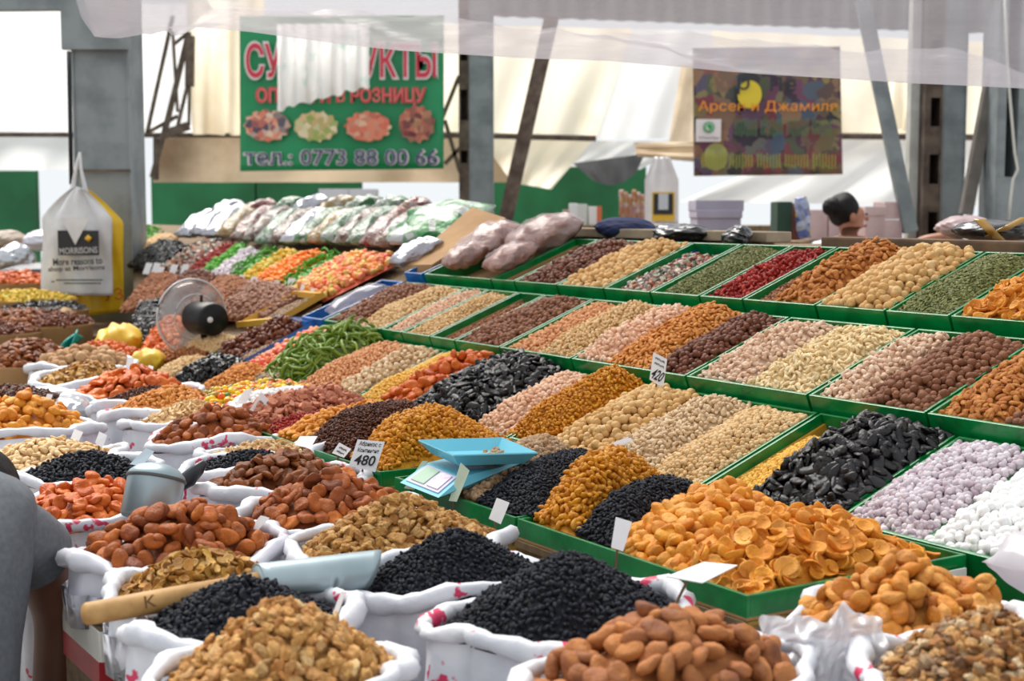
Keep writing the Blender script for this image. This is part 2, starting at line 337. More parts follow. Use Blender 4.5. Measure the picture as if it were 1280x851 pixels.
def heap(surf, kind, size, m, name, one, many, where, cat, sp=.80, ind=True, extra=.3, cap=300, lod=None, minpx=8.5):
    """covers a heap surface with pieces; those one can pick out become objects, the rest one 'stuff' mesh"""
    label = one + ' ' + where; group = many + ' ' + where
    lo, hi = surf.rng; step = size * sp; na = max(2, int(surf.La / step)); nb = max(2, int(surf.Lb / (step * .87)))
    A, B = np.meshgrid(np.arange(na + 1), np.arange(nb + 1)); A = A + (B % 2) * .5
    a = lo + (hi - lo) * (A.ravel() / na); b = lo + (hi - lo) * (B.ravel() / nb)
    if isinstance(surf, Patch):      # even spacing along the steep ends
        t_ = np.linspace(0, 1, 120)
        for ax_ in (0, 1):
            pp = surf.P(t_, np.full(120, .5)) if ax_ == 0 else surf.P(np.full(120, .5), t_); l_ = np.r_[0, np.cumsum(np.linalg.norm(np.diff(pp, axis=0), axis=1))]; l_ /= l_[-1]
            if ax_ == 0: a = np.interp(a, l_, t_)
            else: b = np.interp(b, l_, t_)
    k = int(len(a) * extra); pick = RNG.integers(0, len(a), k); up = np.r_[np.zeros(len(a)), np.full(k, .42)]
    a = np.r_[a, a[pick] + (hi - lo) * .5 / na]; b = np.r_[b, b[pick] + (hi - lo) * .5 / nb]
    a = a + RNG.uniform(-.33, .33, len(a)) * (hi - lo) / na; b = b + RNG.uniform(-.33, .33, len(b)) * (hi - lo) / nb
    ok = surf.inside(a, b); a, b, up = a[ok], b[ok], up[ok]
    e = 0.02; P = surf.P(a, b); T1 = surf.P(a + e, b) - surf.P(a - e, b); T2 = surf.P(a, b + e) - surf.P(a, b - e)
    N = np.cross(T1, T2); N /= np.linalg.norm(N, axis=1)[:, None] + 1e-12; N *= np.sign(N[:, 2])[:, None] + (N[:, 2] == 0)[:, None]
    th = {'apricot': .42, 'cup': .35, 'almond': .36, 'seed': .22, 'prune': .4, 'cashew': .45, 'bean': .35}.get(kind, .6)
    P = P + N * (size * th * (up + RNG.uniform(-.25, .25, len(a))))[:, None]
    vw = CAM - P; dist = np.linalg.norm(vw, axis=1); face = (N * (vw / dist[:, None])).sum(1)
    keep = face > -.4; P, N, dist, face = P[keep], N[keep], dist[keep], face[keep]
    px = size * F / dist.mean()
    if lod is None: lod = 3 if px > 48 else 2 if px > 15 else 1 if px > 5.5 else 0
    if kind == 'walnut' or kind == 'ribbon': lod = min(3, max(lod, 1) + (1 if px > 9 else 0))
    if kind == 'shard': lod = max(1, min(lod, 1))
    R = rand_quats(N, FLAT.get(kind)); sc = RNG.uniform(.8, 1.15, len(P))
    d = P - CAM; kz = d @ FW; X = CX + F * (d @ RT) / kz; Y = CY - F * (d @ UP) / kz
    vis = (face > .06) & (X > -6) & (X < 1286) & (Y > -6) & (Y < 857)
    HEAPS.append(dict(surf=surf, kind=kind, size=size, m=m, name=name, label=label, group=group, cat=cat, P=P, R=R, sc=sc, dist=dist, X=X, Y=Y, px=px, lod=lod, th=th, cand=vis & (ind and px >= minpx)))
def flush_heaps(limit=300):
    """of each kind the pieces that show largest become objects; the rest of a heap stays one mesh"""
    hid = np.concatenate([np.full(len(h['P']), i) for i, h in enumerate(HEAPS)]); X = np.concatenate([h['X'] for h in HEAPS]) / 2; Y = np.concatenate([h['Y'] for h in HEAPS]) / 2
    D = np.concatenate([h['dist'] for h in HEAPS]); R2 = np.concatenate([h['size'] * F / h['dist'] * .36 / 2 for h in HEAPS]); cand = np.concatenate([h['cand'] for h in HEAPS])
    buf = np.full((426, 640), -1, np.int32)
    for i in np.argsort(-D):
        x, y, r = X[i], Y[i], R2[i]
        if -3 < x < 643 and -3 < y < 429: buf[max(0, int(y - r)):max(0, int(y + r) + 1), max(0, int(x - r)):max(0, int(x + r) + 1)] = i
    own = np.bincount(buf[buf >= 0].ravel(), minlength=len(X)); full = (2 * R2 + 1) ** 2; cand &= own > .3 * full
    sel = np.zeros(len(X), bool)
    for nm in set(h['name'] for h in HEAPS):
        ids = [i for i, h in enumerate(HEAPS) if h['name'] == nm]; k = np.where(cand & np.isin(hid, ids))[0]; k = k[np.argsort(-own[k])][:limit]; sel[k] = True
    o0 = 0
    for h in HEAPS: n = len(h['P']); emit_heap(h, sel[o0:o0 + n]); o0 += n
def emit_heap(h, chosen):
    global NIND
    surf, kind, size, m, name, P, R, sc, lod, px, th = (h[k] for k in ('surf', 'kind', 'size', 'm', 'name', 'P', 'R', 'sc', 'lod', 'px', 'th')); lo, hi = surf.rng
    idx = np.where(chosen)[0]
    if len(idx):
        T = templates(kind, lod, size, m, name)
        for i in idx:
            o = bpy.data.objects.new(name, T[int(RNG.integers(0, 5))]); M = Matrix((R[i] * sc[i]).tolist()).to_4x4(); M.translation = Vector(P[i].tolist())
            o.matrix_world = M; o['label'] = h['label']; o['category'] = h['cat']; o['group'] = h['group']; COL.objects.link(o)
        NIND += len(idx)
    # the rest of the heap: body below plus the remaining pieces, one mesh
    g = 16; gg = np.linspace(lo, hi, g + 1)
    if isinstance(surf, Dome):
        rr = np.repeat(np.linspace(0.02, 1.0, g + 1), 25); tt = np.tile(np.linspace(0, 2 * pi, 25), g + 1); BV = surf.P(rr * np.cos(tt), rr * np.sin(tt)); w = 25
    else:
        GA, GB = np.meshgrid(gg, gg); BV = surf.P(GA.ravel(), GB.ravel()); w = g + 1
    BV = BV.copy(); BV[:, 2] -= size * th * .75
    nr = len(BV) // w; I = np.arange(nr * w).reshape(nr, w); q = np.stack([I[:-1, :-1], I[:-1, 1:], I[1:, 1:], I[1:, :-1]], -1).reshape(-1, 4)
    BF = np.r_[q[:, [0, 1, 2]], q[:, [0, 2, 3]]]
    if isinstance(surf, Dome): BF = BF[:, ::-1]
    VV = [BV]; FF = [BF]; RR = [np.full(len(BV), .31)]; n0 = len(BV); rest = np.where(~chosen)[0]
    Ts = [tmpl(kind, lod if px > 6 else max(0, lod), s + 11) for s in range(5)]
    which = RNG.integers(0, 5, len(rest))
    for s in range(5):
        ii = rest[which == s]
        if not len(ii): continue
        V, Fc = Ts[s]; W = np.einsum('nij,vj->nvi', R[ii] * (sc[ii] * size / 2)[:, None, None], V) + P[ii][:, None, :]
        VV.append(W.reshape(-1, 3)); FF.append((Fc[None] + (n0 + np.arange(len(ii)) * len(V))[:, None, None]).reshape(-1, 3)); n0 += len(ii) * len(V)
        RR.append(np.repeat(RNG.random(len(ii)), len(V)))
    me = mesh_np(name + '_heap', np.concatenate(VV), np.concatenate(FF), True, np.concatenate(RR))
    o = obj(name + '_heap', me, m)
    return tag(o, 'heap of ' + h['group'], h['cat'], None, 'stuff')
# ------------------------------------------------------------------ the setting: floor, back wall, tarpaulins, posts
M_floor = mat('concrete', (150, 146, 140), (120, 116, 112), .9, 3, .2)
M_steel = mat('grey_painted_steel', (138, 146, 148), (112, 120, 123), .55, 5, .12, .004, lo=.4, hi=.62)
M_rust = mat('rusty_steel', (110, 96, 84), (76, 62, 54), .8, 9, .2)
M_green = mat('green_paint', (38, 128, 80), (24, 98, 58), .6, 1.2, .1)
M_wood = mat('brown_wood', (120, 92, 66), (88, 66, 48), .75, 14, .3, .004)
M_tarp_w = tarp_mat('white_tarpaulin', (250, 250, 250), (236, 236, 238), .8, .7)
M_tarp_c = tarp_mat('cream_tarpaulin', (252, 244, 226), (224, 196, 150), .55, .7, .50, .80)
M_tarp_b = tarp_mat('brown_stained_tarpaulin', (206, 184, 158), (150, 124, 100), .9, .5)
M_tarp_g = tarp_mat('grey_tarpaulin', (126, 126, 128), (92, 92, 96), 1.0, .25)
b = MB(); b.box((0, 14, -.05), (44, 40, .1)); tag(b.build('floor', M_floor), 'grey concrete market floor under the stalls', 'floor', None, 'structure')
def panel(name, tl, tr, br, bl, Y, t, m, parent=None):
    P = [at_Y(*q, Y) for q in (tl, tr, br, bl)]; Q = [p + np.array([0, t, 0]) for p in P]; bb = MB()
    bb.add(P + Q, [(0, 1, 2, 3), (7, 6, 5, 4), (0, 4, 5, 1), (1, 5, 6, 2), (2, 6, 7, 3), (3, 7, 4, 0)]); return bb.build(name, m, parent)
def cloth(name, tl, tr, br, bl, Y, m, parent=None, nu=28, nv=18, amp=.05, fold=5, sag=.0, seed=0, tilt=0.0, thick=.004, hang=0.0, vert=True):
    P = [at_Y(*q, Y) for q in (tl, tr, br, bl)]; bb = MB(); rr = random.Random(seed); ph = [rr.uniform(0, 6.28) for _ in range(6)]
    def fn(a, b_):
        p = P[0] * (1 - a) * (1 - b_) + P[1] * a * (1 - b_) + P[2] * a * b_ + P[3] * (1 - a) * b_
        w = a if vert else b_; o = b_ if vert else a
        f = amp * (sin(w * fold * 6.28 + ph[0] + 1.5 * sin(o * 2 + ph[1])) + .5 * sin(w * fold * 14 + ph[2] + o * 2)) * (.35 + .65 * o)
        return p + np.array([0, f + tilt * b_, -sag * sin(pi * a) * (b_ if hang == 0 else 1)])
    bb.grid(fn, nu, nv); return bb.build(name, m, parent, True)
def wall(name, x0, y0, x1, y1, Y, label, n):
    w = MB(); p = at_Y(x0, y0, Y); q = at_Y(x1, y1, Y); w.box(((p[0] + q[0]) / 2, Y + .12, p[2] / 2), (q[0] - p[0], .06, p[2])); o = w.build(name, M_green); tag(o, label, 'wall', None, 'structure')
    k = max(1, int((q[0] - p[0]) / 1.1))
    for i in range(k):
        c = MB(); c.box((p[0] + (q[0] - p[0]) * (i + .5) / k, Y + .07, p[2] / 2), ((q[0] - p[0]) / k - .02, .05, p[2] - .02), None, .006); c.build('panel', M_green, o)
    return o
wall('wall_back', 186, 222, 452, 282, 16.5, 'green painted panel wall below the brown stained awning', 3)
wall('wall_middle', 612, 205, 808, 285, 17.0, 'green painted panel wall between the steel posts', 2)
wall('wall_left', -900, 213, 45, 290, 16.0, 'green painted panel wall left of the grey pillar', 2)
# tarpaulins closing the hall
def tp(name, label, *a, **k): o = cloth(name, *a, **k); return tag(o, label, 'tarpaulin')
tp('tarpaulin', 'bright white tarpaulin sheet hanging left of the grey pillar', (-900, 10), (92, 10), (92, 166), (-900, 166), 15.2, M_tarp_w, amp=.03, fold=9, seed=1, nu=120)
tp('tarpaulin', 'white awning valance under the pipe left of the grey pillar', (-900, 168), (120, 168), (120, 212), (-900, 214), 15.0, M_tarp_w, amp=.03, fold=12, seed=2, nu=120)
tp('tarpaulin', 'white tarpaulin sheet behind the rusty lattice girder', (150, 5), (242, 5), (242, 168), (150, 168), 15.6, M_tarp_w, amp=.03, fold=2, seed=3)
tp('tarpaulin', 'cream stained tarpaulin beside the green banner with dark folds', (232, 0), (330, 0), (330, 170), (240, 168), 14.8, M_tarp_c, amp=.10, fold=1.6, seed=4)
tp('tarpaulin', 'brown stained awning flap hanging below the green banner', (192, 172), (600, 172), (640, 228), (192, 228), 15.0, M_tarp_b, amp=.05, fold=3, seed=5)
tp('tarpaulin', 'cream stained tarpaulin behind the steel post with two-leaf strut', (535, 30), (790, 36), (745, 172), (535, 172), 15.4, M_tarp_c, amp=.06, fold=2, seed=6)
tp('tarpaulin', 'cream awning flap sloping down beside the leaning strut', (600, 174), (742, 174), (690, 236), (600, 222), 15.0, M_tarp_c, amp=.08, fold=2, seed=7, tilt=.2)
tp('tarpaulin', 'glowing white tarpaulin sheet left of the dark photo banner', (765, 36), (900, 38), (872, 172), (733, 175), 15.6, M_tarp_w, amp=.04, fold=1.5, seed=8)
tp('tarpaulin', 'white awning flap sagging over the green wall', (738, 176), (870, 176), (800, 212), (700, 208), 15.2, M_tarp_w, amp=.05, fold=2, seed=9)
tp('tarpaulin', 'grey tarpaulin end sagging below the white awning flap', (716, 204), (806, 192), (796, 216), (742, 226), 15.1, M_tarp_g, amp=.05, fold=2, seed=10, sag=.08)
tp('tarpaulin', 'brown curtain of tarpaulin gathered left of the dark photo banner', (852, 80), (905, 80), (905, 178), (838, 178), 13.4, tarp_mat('dusty_tarpaulin', (232, 218, 196), (176, 152, 124), 1.4, .5), amp=.10, fold=1, seed=11)
tp('tarpaulin', 'rolled dirty tarpaulin bundle below the gathered brown curtain', (792, 178), (905, 176), (905, 206), (796, 196), 13.2, MATS['dusty_tarpaulin'], amp=.15, fold=1.5, seed=12, vert=False)
tp('tarpaulin', 'cream tarpaulin right of the dark photo banner', (890, 38), (1260, 54), (1260, 170), (890, 166), 14.5, M_tarp_c, amp=.10, fold=3, seed=13)
tp('tarpaulin', 'white sheet hanging below the pipe right of the photo banner', (1046, 166), (1270, 172), (1270, 258), (850, 252), 14.2, M_tarp_w, amp=.05, fold=4, seed=14)
tp('tarpaulin', 'cream rolled tarpaulin end tied beside the leaning strut', (1110, 100), (1146, 100), (1134, 165), (1120, 160), 13.0, M_tarp_c, amp=.1, fold=1, seed=15)
# pipes carrying the awnings
def pipe(label, p, q, Y, r, m=M_rust):
    bb = MB(); bb.tube([at_Y(*p, Y), at_Y(*q, Y)], r, 8); return tag(bb.build('awning_pipe', m, None, True), label, 'pipe')
pipe('thin rusty pipe carrying the white awning by the grey pillar', (-900, 165), (560, 170), 14.9, .025)
pipe('thin rusty pipe behind the steel post with the leaning strut', (545, 168), (745, 173), 14.9, .03)
pipe('thin rusty pipe right of the dark photo banner', (1046, 170), (1270, 172), 14.1, .03)
# steel posts
def post(label, x0, x1, Y, top, bot, m=M_steel, depth=.3, channel=None, holes=(), hx=None, plate=None, recess=None):
    p = at_Y(x0, 300, Y); q = at_Y(x1, 300, Y); zt = at_Y(600, top, Y)[2]; t = thing('steel_post', label, 'post', ((p[0] + q[0]) / 2, Y + depth / 2, 0))
    w = q[0] - p[0]; zc = 0.0
    if recess is None: bb = MB(); bb.box((0, 0, zt / 2), (w, depth, zt), None, .008); bb.build('shaft', m, t)
    else:                         # solid below, an open groove between two walls above
        mx_ = (p[0] + q[0]) / 2; ra = at_Y(recess[0], 300, Y)[0] - mx_; rb = at_Y(recess[1], 300, Y)[0] - mx_; zc = at_Y(600, recess[2], Y)[2]; hu = zt - zc
        bb = MB(); bb.box((0, 0, zc / 2), (w, depth, zc), None, .006); bb.build('shaft', m, t)
        for x0, x1 in ((-w / 2, ra), (rb, w / 2)): bb = MB(); bb.box(((x0 + x1) / 2, 0, zc + hu / 2), (x1 - x0, depth, hu)); bb.build('groove_wall', m, t)
        bb = MB(); bb.box(((ra + rb) / 2, depth / 2 - .01, zc + hu / 2), (rb - ra, .02, hu)); bb.build('groove_back', m, t)
    for s_ in (-1, 1):
        f = MB(); f.box((s_ * w * .485, -depth / 2 - .004, zt / 2), (w * .04, .012, zt), None, .002); f.build('flange', m, t)
    if channel:
        mx_ = (p[0] + q[0]) / 2; a = at_Y(channel[0], 300, Y)[0] - mx_; c = at_Y(channel[1], 300, Y)[0] - mx_; l = at_Y(hx[0], 300, Y)[0] - mx_; r_ = at_Y(hx[1], 300, Y)[0] - mx_; yf = -depth * .4 - .02; yb = depth * .4 - .02; th = .012
        def cp(nm, x0, x1, y0, y1, z0, z1): f = MB(); f.box(((x0 + x1) / 2, (y0 + y1) / 2, (z0 + z1) / 2), (x1 - x0, y1 - y0, z1 - z0)); f.build(nm, M_rust, t)
        cp('channel_side', a, a + th, yf, yb, 0, zt); cp('channel_side', c - th, c, yf, yb, 0, zt); cp('channel_back', a, c, yb - th, yb, 0, zt)
        cp('channel_jamb', a, l, yf - th, yf, 0, zt); cp('channel_jamb', r_, c, yf - th, yf, 0, zt)
        lo_ = 0.0
        for ya, yb_ in sorted(holes, key=lambda h: -h[1]):      # webs between the slots, the slots stay open
            cp('channel_web', l, r_, yf - th, yf, lo_, at_Y(600, yb_, Y)[2]); lo_ = at_Y(600, ya, Y)[2]
        cp('channel_web', l, r_, yf - th, yf, lo_, zt)
    return t, p, q, w, zt
t, p, q, w, zt = post('thick grey steel pillar with a carrier bag hanging on it', 96, 166, 7.6, -120, 0)
f = MB(); za = at_Y(0, -80, 7.55)[2]; zb = at_Y(0, 62, 7.55)[2]; f.box((-.01, -.19, (za + zb) / 2), (w + .05, .04, za - zb), None, .006); f.build('splice_plate', M_steel, t)
f = MB(); z = at_Y(0, 213, 7.55)[2]; f.box((0, -.175, z), (w + .005, .02, .012)); f.build('weld_seam', M_rust, t)
f = MB(); f.tube([(-w / 2 - .03, -.1, at_Y(0, 60, 7.5)[2]), (-w / 2 - .035, -.1, at_Y(0, 230, 7.5)[2])], .012, 8); f.build('conduit', mat('black_rubber', (32, 34, 40), None, .6), t, True)
post('distant grey steel post with a rusty slotted channel beside the green banner', 587, 617, 13.2, -120, 0, channel=(574, 588), holes=[(112, 150), (188, 204), (60, 76)], hx=(576, 585))
t3 = post('grey steel post with dark slots between two leaning struts', 1174, 1203, 9.6, -120, 0, channel=(1152, 1176), holes=[(122, 158), (193, 230), (265, 300), (50, 86)], hx=(1159, 1171))[0]
f = MB(); f.box((at_Y(1145, 300, 9.6)[0] - t3.location.x, 0, 2.0), (.06, .1, 4)); f.build('pale_strip', mat('pale_grey_paint', (196, 196, 190), (170, 170, 164), .6, 6), t3)
t4, p, q, w, zt = post('grey steel post with a cable hanging in its dark slot', 1241, 1296, 9.0, -120, 0, recess=(1253, 1268, 221))
f = MB(); f.tube([at_Y(x, y, 8.95) - np.array(t4.location) - np.array([0, .06, 0]) for x, y in ((1252, 0), (1254, 60), (1258, 120), (1264, 190), (1268, 212), (1262, 225), (1259, 250), (1257, 275))], .008, 6); f.build('cable', mat('pale_cable', (206, 204, 196), None, .5), t4, True)
def strut(label, p, q, Y, wd, m=M_steel):
    bb = MB(); bb.beam(at_Y(*p, Y), at_Y(*q, Y), wd, .07, .006); return tag(bb.build('leaning_strut', m), label, 'strut')
strut('leaning steel strut beside the distant post with slotted channel', (690, 20), (630, 282), 12.8, .13, M_rust)
strut('leaning steel strut rising from behind the brown wooden beam', (1078, 0), (1138, 290), 9.4, .09)
strut('leaning strut between the slotted post and the cabled post', (1250, 40), (1207, 268), 9.2, .075, mat('brown_grey_steel', (128, 122, 116), (104, 98, 92), .6, 6))
# roof lattice girder
g = thing('lattice_girder', 'rusty lattice roof girder against the white tarpaulin', 'girder', at_Y(205, 225, 15.0))
gl = np.array(g.location)
for p, q, r_ in [((216, 20), (184, 166), .022), ((216, 40), (222, 140), .018), ((236, 40), (206, 166), .03), ((238, 45), (237, 108), .05), ((222, 100), (190, 222), .028), ((184, 166), (222, 145), .022), ((234, 108), (222, 158), .02), ((237, 105), (236, 157), .018), ((205, 168), (236, 157), .05), ((195, 172), (195, 225), .03), ((218, 55), (236, 40), .02)]:
    bb = MB(); bb.beam(at_Y(*p, 14.6) - gl, at_Y(*q, 14.6) - gl, r_ * 1.6, r_ * 1.6); bb.build('bar', M_rust, g)
# brace beside the far post
for i, (p, q) in enumerate([((574, 95), (552, 150)), ((556, 150), (575, 215)), ((575, 185), (556, 205))]):
    bb = MB(); bb.beam(at_Y(*p, 14.2), at_Y(*q, 14.2), .04, .04); tag(bb.build('roof_brace', M_rust), ['dark brace bar running down towards the green banner edge', 'thin brace bar below the pipe beside the far post', 'short brace bar near the foot of the far post channel'][i], 'brace')
# corrugated gable wall high up behind the plastic sheet
gb = MB(); c0 = at_Y(600, -20, 18.5); c1 = at_Y(1300, -20, 18.5); n = 172; zhi = at_Y(900, -160, 18.5)[2]
def gable(a, b_):
    z0 = at_Y(900, 20 + 24 * a, 18.5)[2]; return np.array([c0[0] + (c1[0] - c0[0]) * a, 18.5 + .05 * sin(a * n * 1.05), z0 + (zhi - z0) * b_])
gb.grid(gable, 680, 1)
o = gb.build('wall_gable', mat('corrugated_sheet', (150, 152, 156), (128, 130, 136), .5, 2, spec=.6), None, True); solidify(o, .01); tag(o, 'grey corrugated gable sheet high behind the plastic canopy', 'wall', None, 'structure')
def boxpx(x0, y0, x1, y1, Y, d=.15, m=M_steel, name='box', parent=None, bev=.005):
    p = at_Y(x0, y0, Y); q = at_Y(x1, y1, Y); bb = MB(); bb.box(((p[0] + q[0]) / 2, Y + d / 2, (p[2] + q[2]) / 2), (abs(q[0] - p[0]), d, abs(p[2] - q[2])), None, bev); return bb.build(name, m, parent)
# dark roof purlin at the upper left
bb = MB(); bb.beam(at_Y(-80, 4, 9), at_Y(100, 2, 9), .1, .1); tag(bb.build('roof_beam', M_steel), 'dark grey roof beam running into the grey pillar top', 'beam')
# ------------------------------------------------------------------ plastic sheet canopy
EDGE = [(70, -40), (92, -5), (100, 22), (117, 46), (138, 42), (160, 34), (220, 31), (300, 37), (400, 51), (500, 62), (640, 71), (760, 75), (860, 83), (960, 92), (1060, 98), (1160, 104), (1290, 110), (1420, 116)]
ex = np.array([e[0] for e in EDGE], float); ey = np.array([e[1] for e in EDGE], float)
def canopy(a, b_):
    x = 70 + 1350 * a; y = float(np.interp(x, ex, ey)); c = at_Y(x, y, 4.2); t = (b_ - .42) / .58 if b_ > .42 else (b_ - .42) / .42
    if t >= 0: q = c + np.array([0, -1.5 * t ** 1.15, .62 * t ** .75])
    else: q = c + np.array([0, 1.7 * (-t), .30 * (-t) ** 1.3])
    k = min(1, (abs(t) * 1.6)) ** 1.6; wv = .030 * sin(x * .013 + 5.0 * t) + .016 * sin(x * .031 - 9 * t + 1) + .010 * sin(x * .055 + 13 * t) + .005 * sin(x * .11 + 21 * t)
    fold = .045 * math.exp(-((x - 1180 + 420 * abs(t)) / 26) ** 2) + .04 * math.exp(-((x - 700 - 420 * t) / 20) ** 2) + .04 * math.exp(-((x - 480 - 620 * t) / 22) ** 2) + .035 * math.exp(-((x - 180 - 520 * t) / 20) ** 2) + .03 * math.exp(-((x - 330 - 560 * t) / 16) ** 2)
    if t < 0: wv *= .4; fold *= .5
    return q + np.array([0, -.5 * wv * k, (wv - fold) * k])
bb = MB(); bb.grid(canopy, 320, 72); o = bb.build('plastic_sheet', film_mat('clear_polythene', (178, 174, 182), .46, .35, .16, streak=True), None, True)
tag(o, 'translucent wrinkled plastic sheet sagging overhead as a canopy', 'plastic sheet')
# ------------------------------------------------------------------ green banner
BY = 13.0
bn = thing('banner', 'green printed banner with red and white Cyrillic lettering', 'banner', at_Y(428, 214, BY)); bl = np.array(bn.location)
def bcl(a, b_):
    x = 300 + 255 * a; y = 20 + 194 * b_ - 3 * a * (b_); return at_Y(x, y, BY) - bl + np.array([0, .03 * sin(a * 9 + b_ * 2) * b_ - .02, 0])
bb = MB(); bb.grid(bcl, 30, 20); solidify(bb.build('sheet', mat('banner_green', (10, 150, 92), (6, 132, 80), .35, 1.5), bn, True), .006)
M_red = mat('print_red', (206, 52, 72), None, .5); M_white = mat('print_white', (236, 226, 226), None, .5); M_navy = mat('print_navy', (60, 62, 110), None, .5); M_pink = mat('print_pink', (232, 110, 110), None, .5)
def btext(s_, x0, x1, y0, y1, m, out, sp=1.0, Y=None, par=bn, base=bl, nm='lettering', oo=.055, oi=.014):
    Y = Y or BY - .08; p = at_Y(x0, y0, Y); q = at_Y(x1, y1, Y); c = (p + q) / 2; w_ = q[0] - p[0]; h_ = p[2] - q[2]
    if out is not None:
        text_mesh(s_, w_ * 1.02, h_ * 1.12, out, nm + '_outline', par, frame_M(c - base + np.array([0, .012, 0]), (1, 0, 0), (0, 0, 1)), oo, spacing=sp)
    text_mesh(s_, w_, h_, m, nm, par, frame_M(c - base, (1, 0, 0), (0, 0, 1)), oi if out is not None else 0.006, spacing=sp)
btext('СУХОФРУКТЫ', 307, 545, 52, 99, M_red, M_white)
btext('ОПТОМ И В РОЗНИЦУ', 321, 531, 110, 131, M_pink, M_red)
btext('тел.: 0773 88 00 66', 306, 547, 187, 206, M_navy, M_white, oo=.04, oi=.0)
for cx, cy, rx, ry, cols, nm in [(334, 157, 28, 19, [(222, 96, 60), (236, 206, 180), (60, 66, 92), (214, 120, 96)], 'fruit_picture'), (395, 158, 27, 18, [(236, 214, 170), (214, 180, 130), (150, 178, 90), (240, 224, 190)], 'fruit_picture'), (460, 158, 28, 18, [(222, 110, 90), (232, 150, 116), (196, 84, 70), (236, 206, 170)], 'fruit_picture'), (521, 155, 22, 22, [(150, 60, 66), (196, 150, 110), (110, 40, 50), (206, 120, 96)], 'fruit_picture')]:
    c = at_Y(cx, cy, BY - .085) - bl; sx = rx * BY / F; sz = ry * BY / F; d = MB(); V = [c]; n = 40
    for k in range(n):
        w_ = 1 + .06 * sin(k * 1.9 + cx) + .04 * sin(k * 4.1); V.append(c + np.array([sx * w_ * cos(2 * pi * k / n), 0, sz * w_ * sin(2 * pi * k / n)]))
    d.add(V, [(0, 1 + k, 1 + (k + 1) % n) for k in range(n)])
    m, nt, b_ = newmat('fruit_print'); vo = nt.nodes.new('ShaderNodeTexVoronoi'); tc = nt.nodes.new('ShaderNodeTexCoord'); vo.inputs['Scale'].default_value = 20
    nt.links.new(tc.outputs['Object'], vo.inputs['Vector']); r_ = ramp(nt, cols); sp_ = nt.nodes.new('ShaderNodeSeparateColor'); nt.links.new(vo.outputs['Color'], sp_.inputs[0]); nt.links.new(sp_.outputs[0], r_.inputs[0]); nt.links.new(r_.outputs[0], b_.inputs['Base Color'])
    solidify(d.build(nm, m, bn), .004)
# white cloth hanging before the banner
def wc(a, b_):
    x = 346 + 116 * a; y = 30 + (108 - 30 * a) * b_ + 2 * sin(a * 40) * b_; p = at_Y(x, y, 12.5)
    return p + np.array([0, .05 * sin(a * 22 + 2 * sin(b_ * 3)) * (.3 + b_) + .03 * sin(a * 47), 0])
bb = MB(); bb.grid(wc, 70, 16); m = tarp_mat('white_curtain_cloth', (252, 252, 252), (190, 226, 214), 4.5, .55, .56, .74)
o = bb.build('hanging_cloth', m, None, True); tag(o, 'white pleated cloth hanging over the green banner lettering', 'cloth')
# ------------------------------------------------------------------ dark photo banner
PY = 11.2
pb = thing('photo_banner', 'dark printed photo banner with orange Cyrillic lettering', 'banner', at_Y(958, 220, PY)); pl = np.array(pb.location)
def pcl(a, b_):
    x = 866 + 184 * a + 2 * b_; y = 60 + 160 * b_ - 2 * a; return at_Y(x, y, PY) - pl + np.array([0, .03 * sin(a * 16 + b_) * (.3 + b_), 0])
bb = MB(); bb.grid(pcl, 36, 18)
m, nt, b_ = newmat('photo_print'); vo = nt.nodes.new('ShaderNodeTexVoronoi'); vo.inputs['Scale'].default_value = 8; n1 = noise_node(nt, 4, 4); tc = nt.nodes.new('ShaderNodeTexCoord')
mx = nt.nodes.new('ShaderNodeVectorMath'); mx.operation = 'ADD'; sc_ = nt.nodes.new('ShaderNodeVectorMath'); sc_.operation = 'SCALE'; sc_.inputs['Scale'].default_value = .55
nt.links.new(n1.outputs['Color'], sc_.inputs[0]); nt.links.new(tc.outputs['Object'], mx.inputs[0]); nt.links.new(sc_.outputs[0], mx.inputs[1]); nt.links.new(mx.outputs[0], vo.inputs['Vector'])
sp_ = nt.nodes.new('ShaderNodeSeparateColor'); nt.links.new(vo.outputs['Color'], sp_.inputs[0])
r_ = ramp(nt, [(52, 44, 60), (120, 62, 88), (74, 90, 112), (150, 132, 76), (62, 50, 62), (150, 116, 86), (130, 44, 66), (86, 92, 70), (46, 42, 56)]); nt.links.new(sp_.outputs[0], r_.inputs[0]); nt.links.new(r_.outputs[0], b_.inputs['Base Color']); b_.inputs['Roughness'].default_value = .45
solidify(bb.build('sheet', m, pb, True), .006)
M_or = mat('print_orange', (240, 150, 40), None, .5); M_gy = mat('print_olive', (170, 170, 60), None, .5); M_gr = mat('print_green', (84, 130, 80), None, .5)
def disc(cx, cy, rx, ry, Y, m, name, par, base, n=28):
    c = at_Y(cx, cy, Y) - base; d = MB(); V = [c] + [c + np.array([rx * Y / F * cos(2 * pi * k / n), 0, ry * Y / F * sin(2 * pi * k / n)]) for k in range(n)]
    d.add(V, [(0, 1 + k, 1 + (k + 1) % n) for k in range(n)]); o = d.build(name, m, par); solidify(o, .003); return o
disc(937, 118, 15, 17, PY - .06, mat('print_yellow', (226, 200, 50), None, .5), 'fruit_print', pb, pl); disc(895, 196, 15, 17, PY - .06, mat('print_pear', (170, 168, 96), (140, 140, 80), .5), 'fruit_print', pb, pl)
btext('Арсен и Джамиля', 873, 1046, 126, 142, M_or, None, Y=PY - .075, par=pb, base=pl)
M_pd = mat('print_dark', (40, 44, 56), None, .5)
for s_, x0, x1, y0, y1 in (('р', 922, 937, 96, 118), ('п', 963, 977, 96, 114), ('е', 982, 995, 100, 115)): btext(s_, x0, x1, y0, y1, M_pd, None, Y=PY - .09, par=pb, base=pl)
